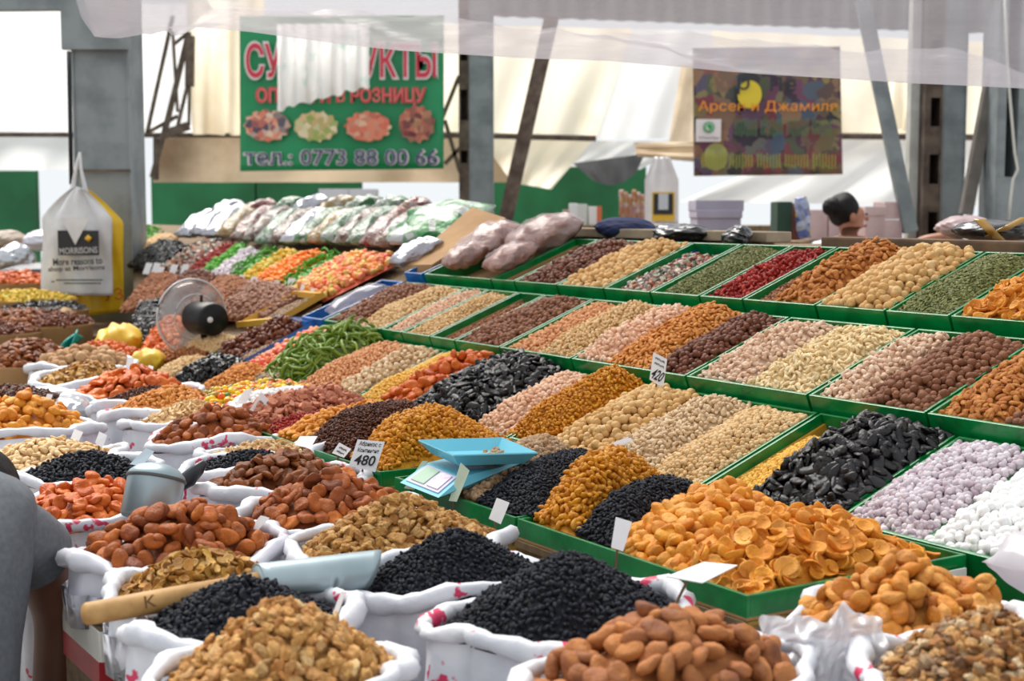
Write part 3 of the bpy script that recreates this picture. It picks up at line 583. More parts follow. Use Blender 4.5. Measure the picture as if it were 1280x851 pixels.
for x0, x1, y0, y1, mm, nst in ((918, 1040, 147, 171, M_gr, 34), (876, 1046, 191, 211, M_gy, 44)):     # two lines of print too blurred to read
    d = MB(); rr = random.Random(3)
    for k in range(nst):
        if k % 9 in (8,): continue
        x = x0 + (x1 - x0) * (k + .5) / nst; p = at_Y(x, y0 + rr.uniform(0, 3), PY - .08) - pl; q = at_Y(x, y1 - rr.uniform(0, 3), PY - .08) - pl
        d.beam(p, q, .007, .003)
    d.build('print_line', mm, pb)
p = at_Y(870, 149, PY - .08) - pl; q = at_Y(901, 177, PY - .08) - pl; d = MB(); d.box((p + q) / 2, (q[0] - p[0], .006, p[2] - q[2])); d.build('sticker', M_white, pb)
disc(886, 159, 7, 7, PY - .095, mat('sticker_green', (40, 160, 90), None, .5), 'emblem', pb, pl); disc(886, 159, 5.4, 5.4, PY - .102, M_white, 'emblem_ring', pb, pl); disc(886, 159, 4.6, 4.6, PY - .108, MATS['sticker_green'], 'emblem_core', pb, pl)
d = MB(); c = at_Y(886, 159, PY - .12) - pl; d.tube([c + np.array([.016 * cos(k * .35 + 2.2), 0, .016 * sin(k * .35 + 2.2)]) for k in range(9)], .005, 6); d.build('handset_mark', M_white, pb)
btext('WhatsApp', 873, 899, 170, 175, mat('print_grey', (120, 124, 130), None, .5), None, Y=PY - .1, par=pb, base=pl)
# ------------------------------------------------------------------ the tiered stall
M_film = mat('green_film', (0, 130, 62), (0, 102, 46), .28, 22, .35, .004, coat=.3)
M_card = mat('cardboard', (176, 138, 92), (156, 118, 76), .85, 6, .1)
M_cardy = mat('yellow_card', (206, 160, 50), (186, 136, 36), .7, 6)
M_blue = mat('blue_film', (24, 104, 176), (14, 80, 150), .3, 15, .2, .004, coat=.3)
M_crate = mat('fibre_board', (134, 112, 82), (104, 84, 60), .9, 40, .4, .003)
M_cratey = mat('yellow_brown_board', (158, 124, 48), (120, 92, 44), .7, 7, lo=.42, hi=.6)
DT = (DV + ZZ * TANS); DT = DT / np.linalg.norm(DT); NT = np.cross(DT, -LU); NT = NT if NT[2] > 0 else -NT
def crate(tier, u0, u1, label, divs=(), mw=None, mdl=None, hgt=.075, inner=None, group=None, mfront=None, miss=()):
    """tray of thin boards; rim lies in the tier's plane"""
    if tier == 'A': v0, z0, w, ax, nn = 0.0, 1.062, .452, DV, ZZ
    else: v0, z0, w = TIER[tier]; ax, nn = DT, NT; w = w / cos(radians(21)) - .012
    t = thing('display_tray', label, 'tray', S((u0 + u1) / 2, v0, z0) , None, group); O = np.array(t.location); mw = mw or M_film; th = .007
    X = LU; W = u1 - u0 - .004
    if tier == 'A': hgt = .034
    def pc(name, c, d, m):
        bb = MB(); bb.box(c, d, (X, ax, nn), .002); return bb.build(name, m, t)
    pc('base', ax * w / 2 - nn * hgt, (W, w, th), M_card)
    pc('front_wall', ax * th / 2 - nn * hgt / 2, (W, th, hgt), mfront or mw)
    pc('back_wall', ax * (w - th / 2) - nn * hgt / 2, (W, th, hgt), mw)
    for s_ in (-1, 1): pc('side_wall', X * s_ * (W / 2 - th / 2) + ax * w / 2 - nn * hgt / 2, (th, w - 2 * th, hgt), mw)
    for i, d in enumerate(divs):
        pc('divider', X * (d - (u0 + u1) / 2) + ax * w / 2 - nn * (hgt / 2 + .004), (th * 1.4, w - 2 * th, hgt - .008), (mdl or mw))
    if inner:                     # bare card lining seen on one side
        pc('card_lining', X * (inner[0] * (W / 2 - th * 1.6)) + ax * w / 2 - nn * (hgt / 2 + .01), (th, w - 2 * th, hgt - .02), inner[1])
    return t
# stepped stand under the trays
st = thing('stall_stand', 'stepped wooden stand under the green trays', 'stand', S(1.7, .7, 0)); so = np.array(st.location)
for v0, v1, z in ((.01, .45, .72), (.46, .775, .968), (.78, 1.11, 1.12), (1.12, 1.47, 1.28)):
    un, ul = (1.23, 2.74) if z < .8 else (1.55, 3.38); bb = MB(); bb.box(S(un, (v0 + v1) / 2, z / 2) - so, (ul, v1 - v0, z), (LU, DV, ZZ), .004); bb.build('step', M_wood, st)
bb = MB(); bb.box(S(1.0, 1.49, .74) - so, (2.6, .03, 1.48), (LU, DV, ZZ), .004); bb.build('back_board', M_wood, st)
bb = MB(); bb.box(S(.42, 1.56, 1.503), (2.0, .09, .036), (LU, DV, ZZ), .006); tag(bb.build('wooden_beam', M_wood), 'brown wooden beam along the top of the stall behind the upper trays', 'beam')
bb = MB(); bb.box(S(.42, 1.56, .74), (1.9, .05, 1.48), (LU, DV, ZZ), .004); tag(bb.build('beam_support', M_wood), 'brown board carrying the wooden beam behind the stall', 'board')
bb = MB(); bb.box(S(3.4, 1.62, 1.515), (3.4, .10, .03), (LU, DV, ZZ), .004); tag(bb.build('back_shelf', mat('pale_wood', (168, 150, 126), (140, 122, 100), .8, 10)), 'pale narrow wooden shelf behind the bagged sweets', 'shelf')
bb = MB(); bb.box(S(3.4, 1.62, .75), (3.3, .05, 1.5), (LU, DV, ZZ), .004); tag(bb.build('shelf_support', M_wood), 'brown board carrying the pale narrow shelf', 'board')
# lower boxes that hold the flat front trays
for i, (u0, u1, mf, lab) in enumerate([(.0, .60, M_cratey, 'yellow brown carton under the orange apricot tray'), (.605, 1.16, M_cratey, 'yellow brown carton under the black raisin trays beside the blue scale'), (1.19, 1.75, M_crate, 'fibre board box under the golden raisin heap'), (1.755, 2.6, M_crate, 'fibre board box under the sweets trays')]):
    t = thing('carton_box', lab, 'box', S((u0 + u1) / 2, .226, .722)); bb = MB(); bb.box((0, 0, .151), (u1 - u0, .448, .302), (LU, DV, ZZ), .004); bb.build('body', mf, t)
    if i == 0:
        bb = MB(); bb.box(-LU * (u1 - u0 + .003) / 2 + ZZ * .15, (.004, .448, .29), (LU, DV, ZZ)); bb.build('end_panel', M_crate, t)
        bb = MB(); bb.box(-LU * (u1 - u0 + .012) / 2 + ZZ * .296 + DV * .065, (.004, .30, .052), (LU, DV, ZZ)); lb = bb.build('paper_label', mat('paper', (226, 226, 220), (206, 206, 200), .8, 9), t)
        M_ink = mat('ink', (40, 40, 44), None, .6)
        bb = MB()
        for k in range(16): bb.box(-LU * (u1 - u0 + .0165) / 2 + ZZ * .295 + DV * (.11 + k * .006), (.001, .002 + .0015 * (k % 3), .03), (LU, DV, ZZ))
        bb.build('barcode', M_ink, lb)
    bb = MB(); bb.box(-DV * .226 + ZZ * .296, (u1 - u0 - .01, .008, .012), (LU, DV, ZZ)); bb.build('rim_batten', M_crate, t)
G_T = None
# flat front trays
crate('A', .0, .60, 'flat green front tray heaped with orange dried apricots')
crate('A', .604, 1.06, 'flat green front tray with golden raisins between black raisins')
crate('A', 1.12, 1.56, 'flat green front tray under the big golden raisin heap')
crate('A', 1.564, 1.84, 'flat green front tray with brown raisins and small golden fruit')
crate('A', 1.844, 2.46, 'flat green front tray with sweets and reddish chunks')
# tilted trays
crate('B', -.12, .298, 'green tilted tray of white and lilac sugar balls', divs=(.11,))
crate('B', .302, .655, 'green tilted tray with black prunes and yellow split peas', divs=(.52,), inner=(1, M_cardy))
crate('B', .659, 1.36, 'long green tilted tray of beige nuts behind the golden raisins', divs=(.84, 1.20))
crate('B', 1.364, 1.88, 'green tilted tray of pink peanuts and black prunes', divs=(1.54,))
crate('B', 1.884, 2.19, 'green tilted tray of red apricots and yellow split peas', divs=(2.04,))
crate('B', 2.194, 2.60, 'green tilted tray of pistachios and peach peanuts', divs=())
crate('B', 2.604, 3.06, 'green tilted tray of green pomelo strips and pink sweets')
crate('B', 3.064, 3.24, 'blue edged tilted tray of grey seeds', mw=M_blue)
crate('C', -.05, .372, 'green third step tray of almonds at the near end', divs=(.20,))
crate('C', .376, .688, 'green third step tray of hazelnuts and pistachios', divs=(.56,))
crate('C', .692, 1.085, 'green third step tray of cashews and pinkish pistachios', divs=(.90,))
crate('C', 1.089, 1.55, 'green third step tray of dark hazelnuts and orange almonds', divs=())
crate('C', 1.554, 1.90, 'green third step tray of pink and beige peanuts', divs=(1.73,), inner=(1, M_cardy))
crate('C', 1.904, 2.15, 'green third step tray of brown hazelnuts beside the yellow lining')
crate('C', 2.154, 2.30, 'half empty green third step tray showing brown card', inner=(1, M_card))
crate('C', 2.304, 2.48, 'narrow green third step tray of beige peanuts')
crate('C', 2.484, 2.62, 'narrow green third step tray of pale pink peanuts')
crate('C', 2.624, 3.05, 'green third step tray of beige nuts and brown nuts at the far end', divs=())
crate('C', 3.07, 3.24, 'blue third step tray holding a folded plastic bag', mw=M_blue)
crate('D', .20, .615, 'green top step tray of curled apricots')
crate('D', .619, .80, 'green top step tray of green pumpkin seeds')
crate('D', .804, 1.02, 'green top step tray of round beige nuts by the pumpkin seeds')
crate('D', 1.024, 1.28, 'green top step tray of almonds and small brown seeds', divs=(1.19,), inner=(1, M_cardy))
crate('D', 1.284, 1.45, 'green top step tray of red dried berries')
crate('D', 1.454, 1.66, 'green top step tray of green seeds with a blue lining', inner=(1, M_blue))
crate('D', 1.664, 1.88, 'green top step tray of coloured pebble sweets with blue lining', inner=(1, M_blue))
crate('D', 1.884, 2.12, 'green top step tray of round tan nuts')
crate('D', 2.124, 2.36, 'green top step tray of brown hazelnuts')
crate('D', 2.364, 2.50, 'nearly empty green top step tray lined with pale card', inner=(1, M_card))
crate('D', 2.504, 2.95, 'green top step tray under the clear bags of pink sweets')
crate('D', 2.97, 3.10, 'blue top step tray with a few brown nuts', mw=M_blue)
# ------------------------------------------------------------------ food colours
def fm(name, cols, size, **k): return food(name, cols, size, **k)
AP = [(220, 148, 52), (232, 164, 66), (206, 128, 44), (236, 178, 92)]
F_apo = fm('orange_apricot_skin', AP, .03, blotch=(190, 112, 40), rough=.42, sss=.0)
F_apy = fm('yellow_apricot_skin', [(214, 146, 62), (196, 124, 48), (226, 166, 88), (172, 106, 48)], .03, blotch=(150, 86, 40), rough=.45)
F_apb = fm('brown_apricot_skin', [(116, 68, 40), (94, 54, 34), (142, 84, 44), (78, 46, 32)], .03, blotch=(170, 98, 44), rough=.5)
F_apr = fm('red_brown_apricot_skin', [(152, 84, 46), (180, 100, 44), (122, 68, 44), (196, 114, 52)], .03, blotch=(108, 58, 40), rough=.5)
F_apd = fm('dusky_apricot_skin', [(164, 108, 72), (144, 92, 62), (182, 122, 74), (122, 78, 58)], .03, blotch=(196, 130, 70), rough=.6)
F_apx = fm('orange_red_apricot_skin', [(202, 100, 42), (186, 82, 34), (218, 120, 56), (168, 70, 34)], .03, blotch=(226, 126, 50), rough=.35)
F_gold = fm('golden_raisin_skin', [(206, 138, 28), (220, 156, 44), (182, 112, 22), (228, 172, 66)], .011, blotch=(170, 98, 20), rough=.4, bs=.5)
F_black = fm('black_raisin_skin', [(27, 29, 36), (38, 41, 50), (20, 21, 26), (46, 50, 60)], .009, rough=.6, bs=.6, spec=.25)
F_prune = fm('prune_skin', [(14, 12, 15), (9, 8, 11), (20, 17, 20)], .03, rough=.22, bs=.3, spec=.5)
F_brr = fm('brown_raisin_skin', [(84, 44, 24), (66, 34, 22), (106, 58, 30)], .011, rough=.4, bs=.5)
F_chick = fm('beige_nut', [(228, 196, 148), (214, 178, 128), (236, 210, 168)], .011, blotch=(200, 160, 112), rough=.6)
F_pink = fm('pink_peanut', [(238, 206, 178), (230, 188, 156), (242, 216, 194)], .012, blotch=(222, 172, 142), rough=.55)
F_peach = fm('peach_peanut', [(226, 172, 124), (212, 152, 106), (234, 188, 144)], .012, blotch=(196, 132, 96), rough=.55)
F_pist = fm('pistachio_shell', [(228, 204, 168), (212, 184, 146), (238, 218, 188)], .017, blotch=(190, 150, 114), mix=.5, rough=.5)
F_pistp = fm('pink_pistachio_shell', [(232, 204, 178), (220, 186, 158), (240, 218, 196)], .017, blotch=(196, 152, 126), mix=.5, rough=.5)
F_cash = fm('cashew_nut', [(234, 212, 166), (224, 196, 148), (242, 224, 186)], .02, rough=.5)
F_hazd = fm('dark_hazelnut', [(108, 62, 44), (88, 50, 36), (126, 76, 54)], .015, blotch=(136, 88, 64), rough=.4, mix=.4)
F_hazb = fm('brown_hazelnut', [(132, 86, 60), (112, 70, 50), (150, 102, 74)], .015, blotch=(154, 110, 84), rough=.5, mix=.4)
F_alm = fm('almond_skin', [(196, 130, 66), (178, 110, 52), (212, 150, 84)], .021, blotch=(160, 96, 46), rough=.55, fine=3)
F_almo = fm('orange_almond_skin', [(218, 150, 76), (204, 130, 58), (230, 170, 98)], .016, blotch=(180, 110, 54), rough=.55, fine=3)
F_mac = fm('tan_round_nut', [(220, 182, 124), (206, 162, 102), (232, 200, 148)], .02, blotch=(184, 138, 86), rough=.5)
F_yel = fm('yellow_split_pea', [(236, 190, 92), (226, 174, 74), (242, 206, 120)], .008, rough=.5)
F_seed = fm('pumpkin_seed', [(112, 116, 62), (92, 98, 52), (134, 136, 82), (80, 84, 46)], .012, rough=.5)
F_red = fm('red_berry', [(160, 44, 36), (132, 30, 30), (182, 62, 44)], .014, rough=.35, bs=.5)
F_brs = fm('brown_seed', [(150, 96, 62), (128, 80, 54), (170, 116, 78)], .01, rough=.6)
F_white = fm('white_sugar_ball', [(242, 242, 240), (232, 232, 232), (248, 248, 246)], .016, rough=.55, bs=.15)
F_lil = fm('lilac_sugar_ball', [(212, 198, 204), (184, 164, 174), (232, 226, 230), (164, 140, 152)], .013, blotch=(236, 232, 236), rough=.6)
F_speck = fm('speckled_sugared_nut', [(206, 176, 140), (188, 150, 112), (222, 198, 168)], .013, blotch=(150, 104, 78), rough=.6, bs=.6, fine=4)
F_wal = fm('walnut_kernel', [(204, 158, 94), (184, 134, 72), (222, 184, 126), (160, 110, 58)], .022, blotch=(146, 96, 48), rough=.55, fine=3)
F_walp = fm('pale_walnut_kernel', [(196, 146, 86), (214, 170, 108), (176, 122, 68), (228, 196, 142)], .016, blotch=(150, 98, 50), rough=.55, fine=3)
F_bean = fm('toasted_bean', [(192, 142, 66), (162, 110, 48), (216, 174, 92), (132, 84, 42)], .018, blotch=(104, 62, 38), rough=.45)
F_peb = fm('pebble_sweet', [(206, 196, 184), (120, 110, 104), (190, 120, 90), (90, 120, 100), (226, 214, 196), (150, 80, 60), (60, 58, 60)], .012, rough=.35, bs=0)
F_can = fm('coloured_candy', [(226, 186, 30), (236, 206, 40), (206, 50, 40), (40, 130, 60), (230, 120, 30), (240, 210, 60), (60, 40, 40)], .013, rough=.25, bs=0)
F_cho = fm('reddish_chunk', [(186, 120, 92), (164, 98, 74), (204, 142, 112), (142, 82, 62)], .022, rough=.6)
F_gump = fm('pink_jelly', [(226, 96, 90), (238, 130, 90), (232, 160, 90), (216, 84, 84)], .022, rough=.4, spec=.5)
F_gumy = fm('mixed_jelly', [(236, 176, 90), (230, 120, 96), (236, 200, 110), (214, 90, 84), (200, 190, 90)], .022, rough=.4)
F_pom = fm('green_pomelo', [(118, 146, 40), (96, 124, 30), (142, 168, 64)], .05, rough=.3, spec=.5)
F_grn = fm('green_candied', [(84, 160, 44), (66, 140, 40), (112, 180, 60)], .02, rough=.4)
F_orc = fm('orange_candied', [(236, 138, 40), (226, 116, 34), (240, 164, 60)], .02, rough=.4)
F_yec = fm('yellow_candied', [(226, 184, 60), (206, 170, 60), (170, 170, 60)], .02, rough=.4)
F_grey = fm('grey_seed', [(176, 152, 128), (156, 132, 108), (192, 168, 146)], .008, rough=.7)
F_mix = fm('mixed_nut', [(120, 76, 40), (168, 116, 62), (206, 166, 110), (90, 56, 34), (226, 200, 160)], .016, blotch=(96, 58, 34), rough=.5)
F_date = fm('date_skin', [(112, 62, 40), (92, 48, 34), (132, 76, 46)], .03, rough=.35)
# ------------------------------------------------------------------ heaps on the trays
def strip(t, u0, u1, hb=.032, off=-.014, v=(.03, .97), bk=None, **k):
    if t == 'A':
        b0, b1 = bk or (u0, u1); f = lambda u, b: S(u, .012 + .43 * b, 1.062)
        return Patch([f(u1, v[0]), f(u0, v[0]), f(b0, v[1]), f(b1, v[1])], hb, off, seed=u0 * 17, **k)
    else:
        v0, z0, w = TIER[t]; f = lambda u, b: S(u, v0 + .008 + (w - .012) * b, tier_z(t, v0 + .008 + (w - .012) * b))
    return Patch([f(u1, v[0]), f(u0, v[0]), f(u0, v[1]), f(u1, v[1])], hb, off, seed=u0 * 17, **k)
H_ = heap
# flat front trays
H_(strip('A', .026, .19, .065, -.010, bk=(.024, .36), v=(.05, .97), back=.45, front=.3, ex=2.6), 'cup', .034, F_apo, 'dried_apricot', 'curled orange dried apricot', 'curled orange dried apricots', 'in the flat front tray at the carton corner', 'dried apricot', sp=.68, extra=.5)
H_(strip('A', .155, .35, .062, -.012, bk=(.30, .60), back=.45, front=.3), 'fat', .034, F_apo, 'dried_apricot', 'plump orange dried apricot', 'plump orange dried apricots', 'in the flat front tray beside black raisins', 'dried apricot', sp=.68, extra=.5)
H_(strip('A', .335, .46, .05, .0, bk=(.57, .73), back=.35), 'raisin', .0105, F_black, 'black_raisin', 'black raisin', 'black raisins', 'between orange apricots and golden raisins', 'raisin', ind=False)
H_(strip('A', .445, .58, .085, .0, bk=(.70, .90), back=.4, front=.35), 'raisin', .0175, F_gold, 'golden_raisin', 'golden raisin', 'golden raisins', 'between two black heaps', 'raisin', sp=.7)
H_(strip('A', .565, .785, .05, .0, bk=(.87, 1.03)), 'raisin', .0105, F_black, 'black_raisin', 'black raisin', 'black raisins', 'beside the speckled sugared nuts', 'raisin', ind=False)
H_(strip('A', .77, .985, .058, .0, bk=(.98, 1.10), front=.4), 'sugar', .0135, F_speck, 'sugared_nut', 'speckled sugared nut', 'speckled sugared nuts', 'in front of the blue scale', 'nut', minpx=7)
H_(strip('A', 1.14, 1.305, .085, .0, bk=(1.28, 1.64), back=.45, front=.3), 'raisin', .016, F_gold, 'golden_raisin', 'golden raisin', 'golden raisins', 'in the big heap behind the blue scale', 'raisin', sp=.7, minpx=7)
H_(strip('A', 1.30, 1.56, .065, .0, bk=(1.60, 1.86)), 'raisin', .0115, F_brr, 'brown_raisin', 'brown raisin', 'brown raisins', 'beside the big golden raisin heap', 'raisin', ind=False)
H_(strip('A', 1.55, 1.70, .035, .0, bk=(1.84, 1.96)), 'fat', .020, F_apo, 'dried_fruit', 'small golden dried fruit', 'small golden dried fruits', 'beside the brown raisins', 'dried fruit', minpx=7)
H_(strip('A', 1.695, 1.80, .02, .0, bk=(1.95, 2.02)), 'raisin', .011, F_red, 'dark_red_berry', 'dark red dried berry', 'dark red dried berries', 'beside the reddish chunks', 'berry', ind=False)
H_(strip('A', 1.80, 2.0, .05, .0, bk=(2.01, 2.26)), 'shard', .026, F_cho, 'sweet_chunk', 'reddish angular sweet chunk', 'reddish angular sweet chunks', 'beside the white sweets', 'sweet', minpx=7, sp=.7, extra=.6)
H_(strip('A', 1.995, 2.12, .035, .0, bk=(2.25, 2.38)), 'ball', .015, F_white, 'white_sweet', 'round white sweet', 'round white sweets', 'between reddish chunks and coloured balls', 'sweet', minpx=6)
H_(strip('A', 2.115, 2.40, .025, .0, bk=(2.37, 2.60)), 'ball', .022, F_can, 'coloured_candy', 'glossy coloured candy ball', 'glossy coloured candy balls', 'beside the white sweets', 'candy', minpx=6)
# second step
H_(strip('B', -.11, .108, .03), 'ball', .0185, F_white, 'white_sugar_ball', 'white sugar ball', 'white sugar balls', 'at the near end of the second step', 'sweet', sp=.75)
H_(strip('B', .112, .298, .028), 'sugar', .0145, F_lil, 'lilac_sugar_nut', 'lilac and white sugared nut', 'lilac and white sugared nuts', 'between prunes and white balls', 'nut', sp=.75)
H_(strip('B', .308, .525, .06, -.008, back=.3, front=.3), 'prune', .036, F_prune, 'prune', 'glossy black prune', 'glossy black prunes', 'beside the yellow split peas and lilac nuts', 'prune', sp=.5, extra=.5)
H_(strip('B', .525, .645, .012, -.03, v=(.03, .86)), 'ball', .0095, F_yel, 'yellow_split_pea', 'yellow split pea', 'yellow split peas', 'beside the near prunes', 'pea', ind=False)
H_(strip('B', .668, .845, .03, -.012), 'chickpea', .0125, F_chick, 'chickpea', 'beige roasted chickpea', 'beige roasted chickpeas', 'next to the yellow split peas', 'chickpea', minpx=7)
H_(strip('B', .845, 1.02, .034, -.01), 'pistachio', .0155, F_pist, 'pistachio', 'small beige pistachio', 'small beige pistachios', 'between chickpeas and round beige nuts', 'pistachio', minpx=7)
H_(strip('B', 1.02, 1.215, .04, -.01), 'shell', .0205, F_mac, 'round_nut', 'round tan nut', 'round tan nuts', 'below the tall white price card', 'nut', minpx=7)
H_(strip('B', 1.21, 1.40, .06, -.008, back=.2), 'raisin', .0135, F_gold, 'golden_raisin', 'golden raisin', 'golden raisins', 'beside the pink peanuts and the white price card', 'raisin', ind=True, minpx=6.5, sp=.7)
H_(strip('B', 1.39, 1.555, .04, -.01), 'peanut', .0165, F_pink, 'pink_peanut', 'pale pink peanut', 'pale pink peanuts', 'between golden raisins and far prunes', 'peanut', minpx=7)
H_(strip('B', 1.555, 1.89, .06, -.008, front=.2), 'prune', .034, F_prune, 'prune', 'glossy black prune', 'glossy black prunes', 'between pink peanuts and red apricots', 'prune', sp=.5, extra=.5)
H_(strip('B', 1.885, 2.045, .045, -.008), 'fat', .036, F_apx, 'dried_apricot', 'red orange dried apricot', 'red orange dried apricots', 'between far prunes and yellow split peas', 'dried apricot', sp=.7)
H_(strip('B', 2.04, 2.185, .03, -.01), 'ball', .0095, F_yel, 'yellow_split_pea', 'yellow split pea', 'yellow split peas', 'beside the red orange apricots', 'pea', ind=False)
H_(strip('B', 2.20, 2.375, .035, -.012), 'pistachio', .024, F_pist, 'pistachio', 'large cream pistachio', 'large cream pistachios', 'beside the peach peanuts', 'pistachio', minpx=7)
H_(strip('B', 2.37, 2.60, .035, -.01), 'peanut', .0145, F_peach, 'peach_peanut', 'small peach peanut', 'small peach peanuts', 'beside the green pomelo strips', 'peanut', minpx=5.5)
H_(strip('B', 2.61, 2.84, .06, -.005), 'ribbon', .075, F_pom, 'pomelo_strip', 'candied green pomelo strip', 'candied green pomelo strips', 'beside the pink jelly sweets', 'candied fruit', sp=.28, extra=.6)
H_(strip('B', 2.83, 3.06, .04, -.01), 'gum', .026, F_gump, 'jelly_sweet', 'pink and orange jelly sweet', 'pink and orange jelly sweets', 'beside the green pomelo strips', 'sweet', minpx=6)
H_(strip('B', 3.07, 3.24, .02, -.015), 'seed', .012, F_grey, 'grey_seed', 'small grey beige seed', 'small grey beige seeds', 'beside the pink jelly sweets', 'seed', ind=False)
# third step
H_(strip('C', -.05, .21, .03), 'hazel', .02, F_hazb, 'hazelnut', 'grey brown hazelnut', 'grey brown hazelnuts', 'at the near end of the third step', 'hazelnut', minpx=7)
H_(strip('C', .205, .37, .035), 'almond', .024, F_alm, 'almond', 'brown almond', 'brown almonds', 'on the third step beside brown hazelnuts', 'almond', minpx=7, sp=.62)
H_(strip('C', .378, .562, .035), 'hazel', .0185, F_hazb, 'hazelnut', 'brown hazelnut', 'brown hazelnuts', 'on the third step beside the pistachios', 'hazelnut', minpx=7)
H_(strip('C', .562, .686, .028), 'pistachio', .0185, F_pistp, 'pistachio', 'pale pink pistachio', 'pale pink pistachios', 'between brown hazelnuts and cashews', 'pistachio', minpx=7)
H_(strip('C', .695, .905, .036), 'cashew', .022, F_cash, 'cashew', 'cream cashew nut', 'cream cashew nuts', 'on the third step between two pistachio heaps', 'cashew', minpx=7, sp=.66)
H_(strip('C', .905, 1.08, .032), 'pistachio', .0185, F_pistp, 'pistachio', 'pinkish pistachio', 'pinkish pistachios', 'between cashews and dark hazelnuts', 'pistachio', minpx=7)
H_(strip('C', 1.095, 1.24, .034), 'hazel', .0175, F_hazd, 'hazelnut', 'dark brown hazelnut', 'dark brown hazelnuts', 'behind the tall white price card', 'hazelnut', minpx=7)
H_(strip('C', 1.235, 1.42, .045, -.01, back=.15), 'almond', .0185, F_almo, 'almond', 'orange brown almond', 'orange brown almonds', 'between dark hazelnuts and pale pink nuts', 'almond', minpx=7, sp=.62)
H_(strip('C', 1.42, 1.55, .04, -.01), 'peanut', .018, F_pink, 'pink_peanut', 'pale pink peanut', 'pale pink peanuts', 'on the third step beside orange almonds', 'peanut', minpx=7)
H_(strip('C', 1.56, 1.725, .036, -.01), 'peanut', .014, F_chick, 'beige_peanut', 'small beige peanut', 'small beige peanuts', 'on the third step beside pale pink peanuts', 'peanut', minpx=6)
H_(strip('C', 1.735, 1.885, .02, -.015), 'peanut', .015, F_peach, 'peach_peanut', 'peach coloured peanut', 'peach coloured peanuts', 'beside the yellow card lining', 'peanut', minpx=6)
H_(strip('C', 1.91, 2.145, .03), 'hazel', .0175, F_hazb, 'hazelnut', 'greyish brown hazelnut', 'greyish brown hazelnuts', 'on the third step beside a yellow lining', 'hazelnut', minpx=6)
H_(strip('C', 2.16, 2.27, .012, -.03, v=(.03, .9)), 'peanut', .014, F_brs, 'brown_peanut', 'brown peanut', 'brown peanuts', 'in the half empty card tray', 'peanut', minpx=5.5)
H_(strip('C', 2.31, 2.475, .022), 'peanut', .013, F_chick, 'beige_peanut', 'beige peanut', 'beige peanuts', 'in the narrow tray beside the half empty tray', 'peanut', ind=False)
H_(strip('C', 2.49, 2.615, .02), 'peanut', .013, F_pink, 'pink_peanut', 'pale pink peanut', 'pale pink peanuts', 'in the narrowest third step tray', 'peanut', ind=False)
H_(strip('C', 2.63, 2.82, .032), 'chickpea', .014, F_chick, 'chickpea', 'beige chickpea', 'beige chickpeas', 'on the third step beside brown nuts', 'chickpea', ind=False)
H_(strip('C', 2.82, 3.045, .032), 'hazel', .016, F_hazb, 'hazelnut', 'dull brown hazelnut', 'dull brown hazelnuts', 'beside the blue tray', 'hazelnut', ind=False)
# top step
H_(strip('D', .21, .612, .04, -.01), 'cup', .034, F_apo, 'dried_apricot', 'curled orange dried apricot', 'curled orange dried apricots', 'beside the pumpkin seeds', 'dried apricot', sp=.7, extra=.5)
H_(strip('D', .625, .796, .034, -.012), 'seed', .013, F_seed, 'pumpkin_seed', 'green pumpkin seed', 'green pumpkin seeds', 'on the top step beside curled apricots', 'seed', ind=False, sp=.5)
H_(strip('D', .81, 1.018, .04, -.01), 'shell', .0235, F_mac, 'round_nut', 'round pale tan nut', 'round pale tan nuts', 'on the top step beside pumpkin seeds', 'nut', minpx=7)
H_(strip('D', 1.028, 1.19, .05, -.01, back=.12), 'almond', .025, F_alm, 'almond', 'brown almond', 'brown almonds', 'on the top step against the wooden beam', 'almond', minpx=7, sp=.62)
H_(strip('D', 1.195, 1.268, .01, -.02), 'seed', .012, F_brs, 'brown_seed', 'small brown seed', 'small brown seeds', 'between almonds and red berries', 'seed', ind=False)
H_(strip('D', 1.29, 1.445, .025, -.015), 'raisin', .018, F_red, 'red_berry', 'dried red berry', 'dried red berries', 'on the top step', 'berry', minpx=6.5)
H_(strip('D', 1.46, 1.645, .03, -.015), 'seed', .012, F_seed, 'green_seed', 'green seed', 'green seeds', 'beside the dried red berries', 'seed', ind=False, sp=.5)
H_(strip('D', 1.67, 1.86, .018, -.025, v=(.03, .86)), 'shard', .018, F_peb, 'pebble_sweet', 'coloured pebble sweet', 'coloured pebble sweets', 'in the blue lined top tray', 'sweet', minpx=6, extra=.5)
H_(strip('D', 1.89, 2.115, .034), 'shell', .0235, F_mac, 'round_nut', 'round tan nut', 'round tan nuts', 'on the top step beside coloured pebble sweets', 'nut', minpx=7)
H_(strip('D', 2.13, 2.35, .03, -.015), 'hazel', .0195, F_hazd, 'hazelnut', 'reddish brown hazelnut', 'reddish brown hazelnuts', 'on the top step beside round tan nuts', 'hazelnut', minpx=6.5)
H_(strip('D', 2.37, 2.49, .004, -.045, v=(.03, .6)), 'shard', .014, F_peb, 'pebble_sweet', 'coloured pebble sweet', 'coloured pebble sweets', 'in the nearly empty top tray', 'sweet', minpx=5)
